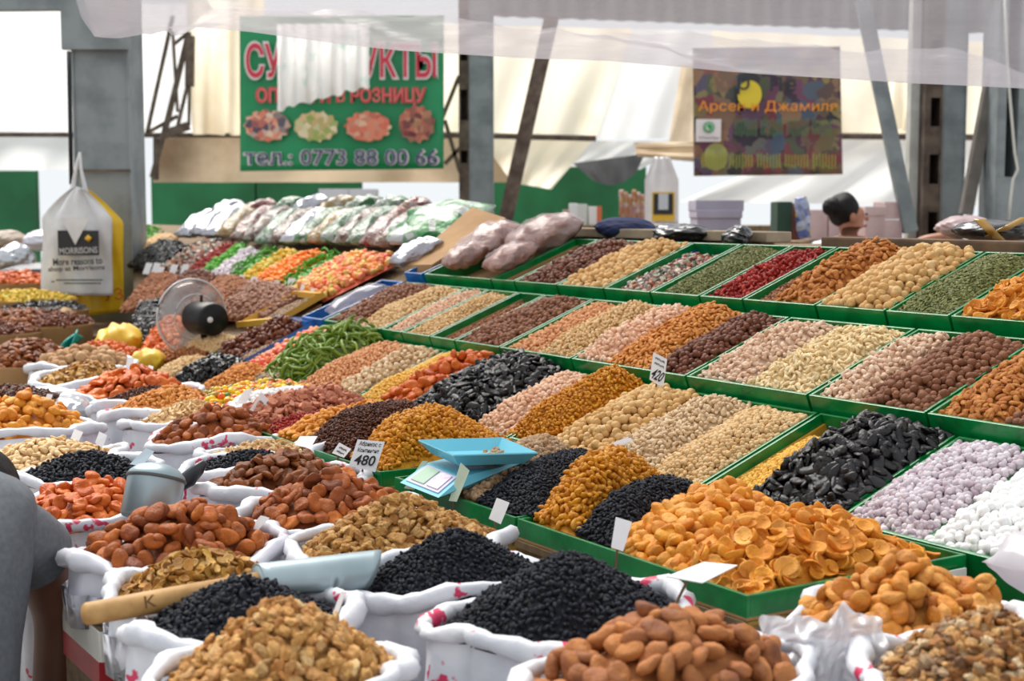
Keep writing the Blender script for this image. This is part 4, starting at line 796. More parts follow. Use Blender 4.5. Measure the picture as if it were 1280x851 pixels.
# ------------------------------------------------------------------ sacks
def sack_mat(name, red):
    m, nt, b = newmat(name); b.inputs['Roughness'].default_value = .5
    n = noise_node(nt, 9, 3); r = ramp(nt, [(196, 199, 208), (226, 227, 232)], [.35, .65]); nt.links.new(n.outputs['Fac'], r.inputs[0]); out = r.outputs[0]
    if red:                       # smudged red print in dashes
        n2 = noise_node(nt, 48, 2, .5); n3 = noise_node(nt, 11, 1, .5); mu = nt.nodes.new('ShaderNodeMath'); mu.operation = 'MULTIPLY'
        nt.links.new(n2.outputs['Fac'], mu.inputs[0]); nt.links.new(n3.outputs['Fac'], mu.inputs[1]); mr = nt.nodes.new('ShaderNodeMapRange'); mr.inputs['From Min'].default_value = red; mr.inputs['From Max'].default_value = red + .03
        nt.links.new(mu.outputs[0], mr.inputs[0]); mx = nt.nodes.new('ShaderNodeMixRGB'); nt.links.new(mr.outputs[0], mx.inputs[0]); nt.links.new(out, mx.inputs[1]); mx.inputs[2].default_value = lin((206, 50, 92)); out = mx.outputs[0]
    nt.links.new(out, b.inputs['Base Color']); n4 = noise_node(nt, 30, 4, .6); bump(nt, b, n4.outputs['Fac'], .35, .008); return m
M_sackw = sack_mat('white_woven_plastic', 0); M_sackr = sack_mat('white_woven_plastic_red_print', .33); M_sackr2 = sack_mat('white_woven_plastic_heavy_print', .298)
M_sackg = mat('lilac_thin_plastic', (206, 204, 216), (226, 226, 234), .3, 7, .4, .01, coat=.3)
def sack(px, py, ru, rv, h, kind, size, m, name, one, many, where, cat, slabel, z=1.05, ms=None, ht=.42, seed=None, p=1.7, peak=(0, 0), rot=0.0, sp=.78, extra=.4, **kw):
    c = at_z(px, py, z); seed = seed if seed is not None else int(px + py); rs = random.Random(seed); ms = ms or M_sackw
    eu = LU * cos(rot) + DV * sin(rot); ev = -LU * sin(rot) + DV * cos(rot)
    t = thing('sack', slabel, 'sack', (c[0], c[1], z - ht)); ph = [rs.uniform(0, 6.28) for _ in range(8)]; n = 56
    def wr(k, j): a = 2 * pi * k / n; return .010 * sin(3 * a + ph[0]) + .007 * sin(7 * a + ph[1] + j * .7) + .0045 * sin(13 * a + ph[2] - j * 1.1) + .003 * sin(23 * a + ph[7] + j * .4)
    levels = [(1.0, ht - .012), (1.02, ht - .04), (1.06, ht - .10), (1.09, ht * .55), (1.07, ht * .25), (1.02, ht * .06), (.9, .003), (.05, .0)]
    b = MB(); V = []; Fc = []
    for j, (k_, zz) in enumerate(levels):
        for k in range(n):
            a = 2 * pi * k / n; s_ = k_ + wr(k, j * .5) / .2; V.append(eu * ru * s_ * cos(a) + ev * rv * s_ * sin(a) + ZZ * (zz + (.008 * sin(2 * a + ph[3]) if j < 3 else 0)))
    for j in range(len(levels) - 1):
        for k in range(n): Fc.append((j * n + k, (j + 1) * n + k, (j + 1) * n + (k + 1) % n, j * n + (k + 1) % n))
    b.add(V, Fc); b.build('body', ms, t, True)
    r = MB(); nn = 8; V = []; Fc = []
    for k in range(n):
        a = 2 * pi * k / n; s_ = 1.03 + wr(k, 0) / .2; tr = .0115 + .0025 * sin(3 * a + ph[4]) + .0016 * sin(8 * a + ph[5]) + .0014 * sin(19 * a + ph[7]); rad = eu * cos(a) * ru + ev * sin(a) * rv; ro = rad / np.linalg.norm(rad)
        cc = rad * s_ + ZZ * (ht + .010 * sin(2 * a + ph[3]) + .004 * sin(5 * a + ph[6]))
        V += [cc + ro * tr * cos(2 * pi * q / nn) * 1.1 + ZZ * tr * 1.15 * sin(2 * pi * q / nn) for q in range(nn)]
    for k in range(n):
        for q in range(nn): Fc.append((k * nn + q, ((k + 1) % n) * nn + q, ((k + 1) % n) * nn + (q + 1) % nn, k * nn + (q + 1) % nn))
    r.add(V, Fc); r.build('rolled_rim', ms, t, True)
    heap(Dome((c[0], c[1], z - .006), eu, ev, ru * .89, rv * .89, h, p, peak, seed), kind, size, m, name, one, many, where, cat, sp=sp, extra=extra, **kw)
    return t
# platform under the sacks
for lab, u, v, du, dv, z in (('low wooden platform under the front row of sacks', 1.05, -.25, 3.2, .46, .63), ('low wooden platform under the second row of sacks', 1.0, -.61, 2.7, .26, .63), ('low wooden platform under the sacks at the carton end', -.30, .16, .5, .40, .63), ('wide low wooden platform under the far sacks', 3.45, -.21, 1.55, .62, .63)):
    t = thing('platform', lab, 'platform', S(u, v, 0)); bb = MB(); bb.box(ZZ * (z - .02), (du, dv, .04), (LU, DV, ZZ), .004); bb.build('top', M_wood, t)
    for a in (-1, 1):
        for c in (-1, 1):
            bb = MB(); bb.box(LU * a * (du / 2 - .05) + DV * c * (dv / 2 - .05) + ZZ * (z - .04) / 2, (.06, .06, z - .04), (LU, DV, ZZ)); bb.build('leg', M_wood, t)
da = 'dried apricot'
F_walsh = fm('walnut_shell', [(196, 158, 118), (178, 138, 100), (210, 174, 134)], .036, blotch=(150, 112, 80), rough=.7, bs=.6)
# front row along the green trays
sack(830, 846, .125, .185, .075, 'fat', .038, F_apd, 'dried_apricot', 'dusky brown dried apricot', 'dusky brown dried apricots', 'in the sack before the carton corner', da, 'white sack of dusky brown apricots before the carton corner', sp=.68, extra=.15)
sack(705, 772, .135, .185, .09, 'raisin', .0105, F_black, 'black_raisin', 'black raisin', 'black raisins', 'in the large red printed sack', 'raisin', 'large white sack with red print brimming with black raisins', ms=M_sackr2, minpx=8, p=1.5)
sack(568, 722, .108, .16, .075, 'raisin', .010, F_black, 'black_raisin', 'small black raisin', 'small black raisins', 'in the sack behind the large printed one', 'raisin', 'white sack of small black raisins behind the large printed sack', ms=M_sackr, ind=False, p=1.5)
sack(500, 684, .13, .18, .085, 'walnut', .021, F_wal, 'walnut_kernel', 'tan walnut kernel', 'tan walnut kernels', 'in the sack between apricots and black raisins', 'walnut', 'white sack of tan walnut kernels between apricots and black raisins', sp=.62, p=1.5, cap=300)
sack(412, 642, .125, .165, .075, 'apricot', .038, F_apr, 'dried_apricot', 'reddish brown dried apricot', 'reddish brown dried apricots', 'in the sack beside the walnut kernels', da, 'white sack of reddish brown apricots beside the walnut kernels', ms=M_sackr, sp=.68)
sack(355, 606, .12, .165, .065, 'apricot', .037, F_apb, 'dried_apricot', 'dark brown dried apricot', 'dark brown dried apricots', 'in the sack below the price cards', da, 'white printed sack of dark brown apricots below the price cards', ms=M_sackr2, sp=.66)
sack(310, 584, .09, .14, .04, 'raisin', .011, F_black, 'black_raisin', 'black raisin', 'black raisins', 'in the small sack behind dark brown apricots', 'raisin', 'small white sack of black raisins behind the dark brown apricots', ms=M_sackr, ind=False)
sack(330, 568, .075, .15, .035, 'cashew', .017, F_chick, 'peanut_half', 'pale broken nut', 'pale broken nuts', 'in the sack before the orange apricots', 'nut', 'white sack of pale broken nuts before the round apricots', ind=False)
sack(270, 547, .12, .155, .07, 'fat', .034, F_apr, 'dried_apricot', 'round orange brown apricot', 'round orange brown apricots', 'in the printed sack before the almonds', da, 'white sack with red print full of round orange brown apricots', ms=M_sackr2, sp=.74)
sack(236, 528, .11, .15, .055, 'bean', .019, F_chick, 'pale_nut', 'pale cream nut', 'pale cream nuts', 'between almonds and round apricots', 'nut', 'white sack of pale cream nuts between almonds and round apricots', ms=M_sackr, minpx=7)
sack(214, 512, .13, .19, .068, 'almond', .02, F_almo, 'almond', 'orange brown almond', 'orange brown almonds', 'in the sack beside pale cream nuts', 'almond', 'white sack of orange brown almonds beside the pale cream nuts', ms=M_sackr, minpx=7, sp=.62)
sack(190, 503, .08, .19, .05, 'raisin', .011, F_brr, 'brown_raisin', 'dark brown raisin', 'dark brown raisins', 'in the sack beside orange apricots', 'raisin', 'white sack of dark brown raisins between orange apricots and almonds', ind=False)
sack(168, 494, .15, .19, .075, 'apricot', .046, F_apx, 'dried_apricot', 'bright orange dried apricot', 'bright orange dried apricots', 'in the sack beside the brown raisins', da, 'white sack of bright orange apricots near the yellow bag', sp=.64)
sack(112, 474, .14, .17, .06, 'bean', .021, F_bean, 'toasted_bean', 'split toasted brown bean', 'split toasted brown beans', 'behind the bright orange apricots', 'bean', 'white sack of split toasted beans behind the bright orange apricots', minpx=7)
sack(104, 456, .15, .18, .06, 'shell', .036, F_walsh, 'walnut', 'pale whole walnut', 'pale whole walnuts', 'in the sack near the pillar foot', 'walnut', 'white sack of pale whole walnuts near the pillar foot', minpx=7, sp=.75)
# second row, towards the stooping person
sack(356, 843, .12, .15, .085, 'walnut', .020, F_walp, 'walnut_kernel', 'golden broken walnut kernel', 'golden broken walnut kernels', 'in the sack before the black raisins and scoop', 'walnut', 'white sack of golden broken walnut kernels before the scoop', sp=.62, p=1.6, cap=330)
sack(300, 776, .105, .148, .062, 'raisin', .0115, F_black, 'black_raisin', 'blue black raisin', 'blue black raisins', 'lying under the metal scoop', 'raisin', 'white sack of blue black raisins under the metal scoop', ms=M_sackr, minpx=8, p=1.5)
sack(252, 733, .092, .135, .055, 'bean', .021, F_bean, 'toasted_bean', 'split toasted bean', 'split toasted beans', 'beside the wooden scoop handle', 'bean', 'white sack of split toasted beans beside the wooden scoop handle', sp=.62, ht=.095)
sack(226, 690, .12, .17, .075, 'fat', .036, F_apr, 'dried_apricot', 'plump red brown apricot', 'plump red brown apricots', 'in the plastic lined sack', da, 'plastic lined sack of plump red brown apricots beside the person', ms=M_sackg, sp=.70, ht=.085)
sack(112, 640, .12, .15, .06, 'apricot', .038, F_apx, 'dried_apricot', 'glossy orange dried apricot', 'glossy orange dried apricots', 'in the sack beside the metal mug', da, 'white printed sack of glossy orange apricots beside the metal mug', ms=M_sackr2, sp=.66)
sack(108, 594, .13, .15, .052, 'raisin', .0125, F_black, 'black_raisin', 'black raisin', 'black raisins', 'behind the glossy orange apricots', 'raisin', 'white sack of black raisins behind the glossy orange apricots', ind=True, minpx=7)
sack(58, 573, .13, .17, .045, 'almond', .024, F_chick, 'pale_nut', 'pale split nut', 'pale split nuts', 'behind the black raisins and dark hair', 'nut', 'white sack of pale split nuts behind the black raisins', sp=.62)
sack(26, 535, .14, .18, .08, 'fat', .034, F_apo, 'dried_apricot', 'yellow orange dried apricot', 'yellow orange dried apricots', 'in the sack below the shiny bags', da, 'white sack of round yellow orange apricots', sp=.74)
# at the near end of the carton
sack(1130, 772, .115, .185, .07, 'fat', .036, F_apy, 'dried_apricot', 'tan dried apricot', 'tan dried apricots', 'in the bag under the carton label', da, 'thin white bag of tan apricots below the carton label', sp=.70)
sack(1235, 846, .13, .15, .075, 'walnut', .018, F_mix, 'mixed_nut', 'chopped mixed nut', 'chopped mixed nuts', 'in the sack with a red striped rim', 'nut', 'white sack with red striped rim full of chopped mixed nuts', ms=M_sackr2, sp=.6, cap=330)
# loose plastic of the tan apricot bag
bb = MB(); c = at_z(1035, 815, 1.02)
def crump(a, b_):
    x = 960 + 160 * a; y = 790 + 95 * b_ - 22 * math.exp(-((a - .66) / .09) ** 2) * (1 - b_) + 2.5 * sin(a * 14) * (1 - b_); p = at_Y(x, y, 1.68)
    return p + np.array([0, .012 * sin(a * 9 + 3 * b_) + .008 * sin(a * 21 - 8 * b_) + .006 * sin(b_ * 27 + a * 17) + .004 * sin(a * 47 + b_ * 30) + .06 * (1 - b_), 0])
bb.grid(crump, 70, 40); o = bb.build('plastic_bag', film_mat('thin_white_plastic', (226, 226, 232), .78, .3, .15), None, True); tag(o, 'crumpled loose white plastic bag in front of the tan apricots', 'bag')
def pillow(name, label, p, q, w, t, m, seed, group=None, cat='bag', up=ZZ, parent=None, n=26, crim=.8):
    p = np.asarray(p); q = np.asarray(q); x = q - p; L = np.linalg.norm(x); x /= L; y = np.cross(up, x); y /= np.linalg.norm(y); z = np.cross(x, y); rs = random.Random(seed); ph = [rs.uniform(0, 6.28) for _ in range(6)]; V = []; Fc = []; k = 18
    for i in range(n + 1):
        a = i / n; s_ = max(0.0, sin(pi * a)) ** .45; hh = t * s_ + .002; ww = w * (crim + (1 - crim) * s_)
        for j in range(k):
            an = 2 * pi * j / k; wv = 1 + .10 * sin(5 * an + 9 * a + ph[0]) + .07 * sin(9 * an - 14 * a + ph[1]) + .05 * sin(23 * a + ph[2]); V.append((p + q) / 2 * 0 + p + x * L * a + y * ww * cos(an) * wv + z * hh * sin(an) * wv)
    for i in range(n):
        for j in range(k): Fc.append((i * k + j, i * k + (j + 1) % k, (i + 1) * k + (j + 1) % k, (i + 1) * k + j))
    Fc.append(tuple(range(k))[::-1]); Fc.append(tuple(n * k + j for j in range(k)))
    b = MB(); b.add(V, Fc); o = b.build(name, m, parent, True)
    return tag(o, label, cat, group) if parent is None else o
pillow('plastic_bag', 'milky plastic bag bulging at the end of the second step', at_Y(1268, 712, 2.02), at_Y(1360, 690, 2.12), .06, .05, film_mat('milky_plastic', (236, 232, 240), .85, .3, .15), 4)
# ------------------------------------------------------------------ far part of the stalls
def quadp(q, hb=.03, off=0.0, **k): return Patch([on_slope(*p) + ZZ * 0 for p in q], hb, off, seed=q[0][0], **k)
FS = thing('far_stand', 'sloping wooden stand under the far heaps and bagged sweets', 'stand', S(5, .7, 0)); fo = np.array(FS.location)
def prism(u0, u1, v0, v1, name, dz=.05):
    b = MB(); zz = lambda v: 1.05 + (v - .46) * .445 - dz; V = [S(u, v, z) - fo for u in (u0, u1) for v, z in ((v0, 0), (v1, 0), (v1, zz(v1)), (v0, zz(v0)))]
    b.add(V, [(0, 1, 2, 3), (7, 6, 5, 4), (0, 4, 5, 1), (1, 5, 6, 2), (2, 6, 7, 3), (3, 7, 4, 0)]); b.build(name, M_crate, FS)
def prism2(u0, v0, v1, ua, ub, name, dz=.05):
    b = MB(); zz = lambda v: 1.05 + (v - .46) * .445 - dz; V = [S(u, v, z) - fo for (u, v) in ((u0, v0), (u0, v1), (ub, v1), (ua, v0)) for z in (0, zz(v))]
    b.add(V, [(0, 2, 3, 1), (2, 4, 5, 3), (4, 6, 7, 5), (6, 0, 1, 7), (1, 3, 5, 7), (0, 6, 4, 2)]); b.build(name, M_crate, FS)
prism2(3.26, .50, 1.58, 4.30, 7.68, 'sloping_board'); prism2(2.63, .12, .49, 3.10, 4.26, 'lower_board', .06)
far = [
 ([(362, 362), (405, 373), (505, 322), (436, 318)], .03, 'gum', .03, F_gumy, 'jelly_sweet', 'sugared pink and yellow jelly', 'sugared pink and yellow jellies', 'behind the blue tray', 'sweet'),
 ([(346, 357), (361, 362), (434, 319), (414, 316)], .03, 'ribbon', .05, F_grn, 'candied_strip', 'candied green strip', 'candied green strips', 'beside the sugared jellies', 'candied fruit'),
 ([(318, 351), (345, 357), (412, 319), (382, 317)], .03, 'gum', .026, F_orc, 'candied_cube', 'candied orange cube', 'candied orange cubes', 'beside the candied green strips', 'candied fruit'),
 ([(300, 350), (317, 352), (380, 318), (358, 316)], .03, 'gum', .026, F_yec, 'candied_cube', 'candied yellow cube', 'candied yellow cubes', 'beside the orange cubes', 'candied fruit'),
 ([(285, 347), (300, 350), (356, 316), (336, 314)], .04, 'ribbon', .05, F_grn, 'candied_strip', 'leafy candied green strip', 'leafy candied green strips', 'below the bagged sweets', 'candied fruit'),
 ([(266, 344), (284, 347), (328, 318), (312, 314)], .03, 'gum', .024, F_lil, 'pink_sweet', 'pale pink sweet', 'pale pink sweets', 'below the bagged sweets', 'sweet'),
 ([(252, 341), (266, 344), (318, 312), (302, 308)], .03, 'gum', .024, F_grn, 'green_sweet', 'bright green sweet', 'bright green sweets', 'beside the pale pink sweets', 'sweet'),
 ([(236, 338), (252, 341), (302, 308), (286, 305)], .03, 'raisin', .02, F_red, 'red_fruit', 'dark red dried fruit', 'dark red dried fruits', 'beside bright green sweets', 'dried fruit'),
 ([(200, 336), (236, 338), (286, 305), (256, 300)], .03, 'shard', .03, F_peb, 'wrapped_sweet', 'silver wrapped sweet', 'silver wrapped sweets', 'beside the dark red fruit', 'sweet'),
 ([(160, 332), (200, 336), (236, 308), (198, 304)], .05, 'prune', .03, F_prune, 'black_fruit', 'black dried fruit', 'black dried fruits', 'right of the grey pillar', 'dried fruit'),
 ([(160, 318), (186, 316), (225, 296), (198, 294)], .02, 'ball', .02, F_chick, 'tan_nut', 'tan nut', 'tan nuts', 'behind the black dried fruits', 'nut'),
 ([(150, 305), (178, 303), (205, 288), (180, 286)], .03, 'ribbon', .05, F_grn, 'green_strip', 'bright green candied strip', 'bright green candied strips', 'beside the pillar edge', 'candied fruit'),
 ([(262, 398), (334, 398), (384, 368), (312, 352)], .04, 'hazel', .022, F_hazb, 'brown_nut', 'dull brown nut', 'dull brown nuts', 'behind the clear fan', 'nut'),
 ([(214, 404), (266, 404), (314, 354), (280, 347)], .05, 'hazel', .02, F_brs, 'brown_nut', 'pale brown nut', 'pale brown nuts', 'beside the dull brown nuts', 'nut'),
 ([(190, 374), (232, 384), (286, 348), (236, 338)], .04, 'raisin', .02, F_date, 'brown_fruit', 'dark brown dried fruit', 'dark brown dried fruits', 'behind the fan guard', 'dried fruit'),
 ([(150, 388), (196, 388), (240, 352), (190, 342)], .04, 'gum', .02, F_brs, 'tan_fruit', 'tan dried fruit', 'tan dried fruits', 'beside the pillar above black prunes', 'dried fruit'),
 ([(160, 432), (206, 424), (222, 384), (172, 382)], .06, 'prune', .03, F_prune, 'prune', 'black prune', 'black prunes', 'left of the clear fan', 'prune'),
 ([(176, 440), (222, 438), (236, 396), (200, 402)], .04, 'apricot', .035, F_apx, 'orange_apricot', 'dark orange apricot', 'dark orange apricots', 'beside the fan rim', 'dried apricot'),
 ([(306, 406), (344, 402), (400, 374), (376, 371)], .005, 'seed', .012, F_grey, 'grey_seed', 'small grey seed', 'small grey seeds', 'in the tray with yellow edges', 'seed'),
 ([(262, 447), (302, 450), (388, 404), (352, 400)], .035, 'raisin', .03, F_date, 'date', 'dark brown date', 'dark brown dates', 'behind the fan motor', 'date'),
 ([(218, 442), (268, 440), (310, 426), (256, 418)], .03, 'chickpea', .014, F_chick, 'beige_nut', 'beige nut', 'beige nuts', 'under the fan', 'nut'),
 ([(186, 452), (252, 448), (268, 436), (196, 438)], .02, 'raisin', .016, F_apd, 'red_brown_raisin', 'red brown raisin', 'red brown raisins', 'before the clear fan', 'raisin'),
 ([(188, 474), (216, 470), (272, 450), (236, 446)], .025, 'chickpea', .015, F_chick, 'pale_nut', 'pale beige nut', 'pale beige nuts', 'beside the long black raisin heap', 'nut'),
 ([(212, 480), (252, 474), (322, 458), (270, 448)], .04, 'prune', .03, F_prune, 'prune', 'dull black prune', 'dull black prunes', 'beside the golden nuts', 'prune'),
 ([(240, 492), (300, 490), (352, 464), (300, 458)], .035, 'peanut', .015, F_almo, 'golden_nut', 'golden roasted nut', 'golden roasted nuts', 'above the coloured candy balls', 'nut'),
 ([(300, 482), (360, 478), (392, 462), (350, 462)], .02, 'chickpea', .014, F_grey, 'grey_nut', 'grey beige nut', 'grey beige nuts', 'above the coloured candy balls', 'nut'),
]
for q, hb, kind, size, m, name, one, many, where, cat in far:
    heap(quadp(q, hb), kind, size, m, name, one, many, where, cat, sp=.62 if kind in ('ribbon', 'prune', 'apricot') else .75, minpx=6.5 if kind in ('gum', 'ribbon', 'apricot') else 7.5, cap=120)
# left of the pillar
lf = [(20, 352, 1.22, .22, .20, .05, 'apricot', .04, F_apx, 'red_fruit', 'orange red dried fruit', 'orange red dried fruits', 'left of the carrier bag'),
      (30, 374, 1.16, .25, .2, .04, 'raisin', .03, F_yec, 'tan_fruit', 'mustard dried fruit', 'mustard dried fruits', 'left of the carrier bag'),
      (52, 386, 1.12, .22, .2, .05, 'prune', .03, F_prune, 'dark_fruit', 'dark dried fruit', 'dark dried fruits', 'left of the carrier bag'),
      (24, 404, 1.10, .22, .22, .06, 'apricot', .035, F_apb, 'brown_fruit', 'red brown dried fruit', 'red brown dried fruits', 'left of the wooden pole'),
      (68, 404, 1.10, .16, .2, .05, 'raisin', .03, F_date, 'brown_fruit', 'brown dried fruit', 'brown dried fruits', 'beside the wooden pole'),
      (32, 452, 1.05, .18, .2, .08, 'apricot', .034, F_apb, 'brown_fruit', 'dark red brown fruit', 'dark red brown fruits', 'in the crate before the wooden pole'),
      (-4, 414, 1.08, .2, .2, .04, 'raisin', .03, F_date, 'brown_fruit', 'dull brown fruit', 'dull brown fruits', 'at the far crate'),
      (130, 444, 1.04, .16, .14, .05, 'raisin', .03, F_apx, 'dried_tomato', 'red orange dried fruit', 'red orange dried fruits', 'in front of the grey pillar'),
      (10, 497, 1.04, .16, .12, .035, 'raisin', .018, F_brr, 'brown_raisin', 'dark raisin', 'dark raisins', 'behind the yellow orange apricots')]
LT = thing('side_table', 'wooden table under the heaps left of the grey pillar', 'table', (-2.55, 7.2, 0))
bb = MB(); bb.box((-.25, .2, .98), (1.7, 3.0, .05), None, .004); bb.build('top', M_wood, LT)
for x in (-1.0, .5):
    for y in (-1.2, 1.6): bb = MB(); bb.box((x, y, .48), (.07, .07, 1.0)); bb.build('leg', M_wood, LT)
for px, py, z, ru, rv, h, kind, size, m, name, one, many, where in lf:
    c = at_z(px, py, z); eu, ev = np.array([1.0, 0, 0]), np.array([0, 1.0, 0])
    t = thing('carton_tray', 'brown carton tray holding ' + many + ' ' + where, 'tray', (c[0], c[1], z - .2))
    bb = MB(); bb.lathe([(0.01, 0), (.98, 0), (1.0, .19), (1.03, .2), (.99, .2), (.96, .19)], (0, 0, 0), (eu * ru, ev * rv, ZZ), 24); bb.build('body', M_card, t, True)
    heap(Dome((c[0], c[1], z - .004), eu, ev, ru * .97, rv * .97, h), kind, size, m, name, one, many, where, 'dried fruit', sp=.66, minpx=8, cap=120)
# ------------------------------------------------------------------ bagged sweets on the far stand
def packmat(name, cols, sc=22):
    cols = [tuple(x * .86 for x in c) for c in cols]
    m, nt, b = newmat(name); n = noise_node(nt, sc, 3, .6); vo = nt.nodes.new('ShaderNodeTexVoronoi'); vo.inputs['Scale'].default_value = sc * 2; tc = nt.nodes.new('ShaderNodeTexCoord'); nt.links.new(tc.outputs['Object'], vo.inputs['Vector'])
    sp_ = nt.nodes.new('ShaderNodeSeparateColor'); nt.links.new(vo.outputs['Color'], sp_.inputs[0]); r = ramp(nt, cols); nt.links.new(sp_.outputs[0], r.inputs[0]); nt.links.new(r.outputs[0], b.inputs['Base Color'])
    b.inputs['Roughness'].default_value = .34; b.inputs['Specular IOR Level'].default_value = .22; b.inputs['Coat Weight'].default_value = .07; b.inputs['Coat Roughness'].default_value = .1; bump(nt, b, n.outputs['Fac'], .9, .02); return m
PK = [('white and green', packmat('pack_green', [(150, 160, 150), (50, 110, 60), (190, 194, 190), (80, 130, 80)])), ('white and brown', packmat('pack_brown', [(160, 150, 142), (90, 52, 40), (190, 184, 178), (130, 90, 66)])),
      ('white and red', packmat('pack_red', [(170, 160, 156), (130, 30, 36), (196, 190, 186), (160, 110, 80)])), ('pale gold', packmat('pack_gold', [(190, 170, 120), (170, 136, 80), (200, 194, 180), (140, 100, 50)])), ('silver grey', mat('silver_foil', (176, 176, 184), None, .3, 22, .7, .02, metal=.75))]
k = 0
for x, yb, yt, ln, c in [(228, 306, 276, 44, 4), (246, 304, 272, 46, 4), (262, 306, 270, 46, 4), (280, 306, 270, 46, 3), (298, 310, 272, 46, 2), (314, 312, 274, 48, 1), (330, 316, 276, 48, 0), (346, 316, 276, 48, 1), (362, 316, 276, 48, 4), (378, 316, 276, 50, 0), (394, 316, 278, 50, 3), (410, 316, 276, 50, 0), (428, 318, 276, 52, 1), (444, 318, 276, 52, 0), (462, 320, 276, 54, 2), (480, 322, 278, 54, 1),
                        (262, 284, 266, 44, 4), (300, 284, 266, 46, 2), (338, 283, 264, 46, 0), (366, 280, 262, 46, 4), (398, 282, 264, 48, 3), (430, 282, 266, 50, 0), (462, 284, 268, 50, 0), (496, 286, 270, 44, 2)]:
    p = on_slope(x, yb) + ZZ * .05; q = on_slope(x + ln, yt) + ZZ * .05; back = yb < 290
    if back: p = p + ZZ * .0
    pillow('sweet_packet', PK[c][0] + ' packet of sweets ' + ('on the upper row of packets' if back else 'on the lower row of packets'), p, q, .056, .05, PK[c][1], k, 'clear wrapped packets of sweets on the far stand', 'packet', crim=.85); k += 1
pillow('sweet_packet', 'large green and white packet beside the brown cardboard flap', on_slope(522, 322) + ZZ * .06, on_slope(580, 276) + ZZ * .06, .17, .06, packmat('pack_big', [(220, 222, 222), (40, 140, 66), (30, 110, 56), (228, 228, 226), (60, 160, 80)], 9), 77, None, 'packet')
pillow('sweet_packet', 'clear packet of pale sweets before the brown cardboard flap', on_slope(492, 346) + ZZ * .05, on_slope(548, 318) + ZZ * .05, .07, .04, PK[4][1], 78, None, 'packet')
# cardboard flap and blue edged trays at the end of the steps
bb = MB(); V = [on_slope(506, 343), on_slope(540, 343), on_slope(632, 291) + ZZ * .02, on_slope(590, 290) + ZZ * .06]; W = [v + np.array([0, 0, .035]) for v in V]
bb.add([V[0], V[1], V[2], V[3]] + [W[0], W[1], W[2], W[3]], [(0, 1, 2, 3), (4, 7, 6, 5), (0, 4, 5, 1), (1, 5, 6, 2), (2, 6, 7, 3), (3, 7, 4, 0)]); tag(bb.build('cardboard_box', M_card), 'brown cardboard box lying beside the large green packet', 'box')
for lab, q, m in (('yellow edged tray of grey seeds behind the dates', [(302, 408), (348, 404), (402, 373), (372, 370)], M_cardy),):
    t = thing('edged_tray', lab, 'tray', on_slope(350, 390) - ZZ * .06); o0 = np.array(t.location); C4 = [on_slope(*p) + ZZ * .01 for p in q]
    for i in range(4):
        bb = MB(); a, c = C4[i] - o0, C4[(i + 1) % 4] - o0; bb.beam(a, c, .022, .05); bb.build('side_wall', m, t)
    bb = MB(); bb.add([p - o0 - ZZ * .03 for p in C4] + [p - o0 - ZZ * .06 for p in C4], [(0, 1, 2, 3), (7, 6, 5, 4), (0, 4, 5, 1), (1, 5, 6, 2), (2, 6, 7, 3), (3, 7, 4, 0)]); bb.build('base', M_card, t)
for lab, q in (('dark blue edged tray of dates behind the grey seeds', [(258, 450), (304, 454), (392, 405), (350, 398)]),):
    t = thing('edged_tray', lab, 'tray', on_slope(330, 425) - ZZ * .06); o0 = np.array(t.location); C4 = [on_slope(*p) + ZZ * .0 for p in q]
    for i in range(4):
        bb = MB(); a, c = C4[i] - o0, C4[(i + 1) % 4] - o0; bb.beam(a, c, .02, .06); bb.build('side_wall', [M_blue, M_film][i % 2] if i != 1 else M_blue, t)
    bb = MB(); bb.add([p - o0 - ZZ * .03 for p in C4] + [p - o0 - ZZ * .06 for p in C4], [(0, 1, 2, 3), (7, 6, 5, 4), (0, 4, 5, 1), (1, 5, 6, 2), (2, 6, 7, 3), (3, 7, 4, 0)]); bb.build('base', M_card, t)
# clear bags of pink sweets on the top step
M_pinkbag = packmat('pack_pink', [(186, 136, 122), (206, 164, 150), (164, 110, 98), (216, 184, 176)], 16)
for lab, p, q, w_, t_ in [('clear bag of pinkish brown sweets lying across the top step', (636, 322), (722, 290), .12, .055), ('clear bag of pinkish sweets leaning on the green tray edge', (586, 326), (640, 296), .085, .045), ('small clear bag of pale sweets at the tray corner', (556, 342), (606, 322), .06, .035), ('clear bag of rosy sweets below the larger clear bag', (610, 346), (664, 322), .06, .035)]:
    f = lambda xy: CAM + ray(*xy) * ((S(0, 1.11, 1.37) - CAM) @ np.cross(LU, DT) / (ray(*xy) @ np.cross(LU, DT)))
    t = pillow('sweet_bag', lab, f(p) + ZZ * .03, f(q) + ZZ * .035, w_, t_, M_pinkbag, int(p[0]), None, 'bag')
    pillow('wrapper', None, f(p) + ZZ * .034, f(q) + ZZ * .040, w_ * 1.06, t_ * 1.1, film_mat('clear_wrapper', (226, 218, 222), .26, .2, .22), int(p[0]) + 5, parent=t)
pillow('plastic_bag', 'folded clear plastic bag lying in the blue third step tray', S(3.155, .84, 1.235), S(3.155, 1.06, 1.32), .05, .03, film_mat('clear_wrapper', (226, 218, 222), .26, .2, .22), 31)
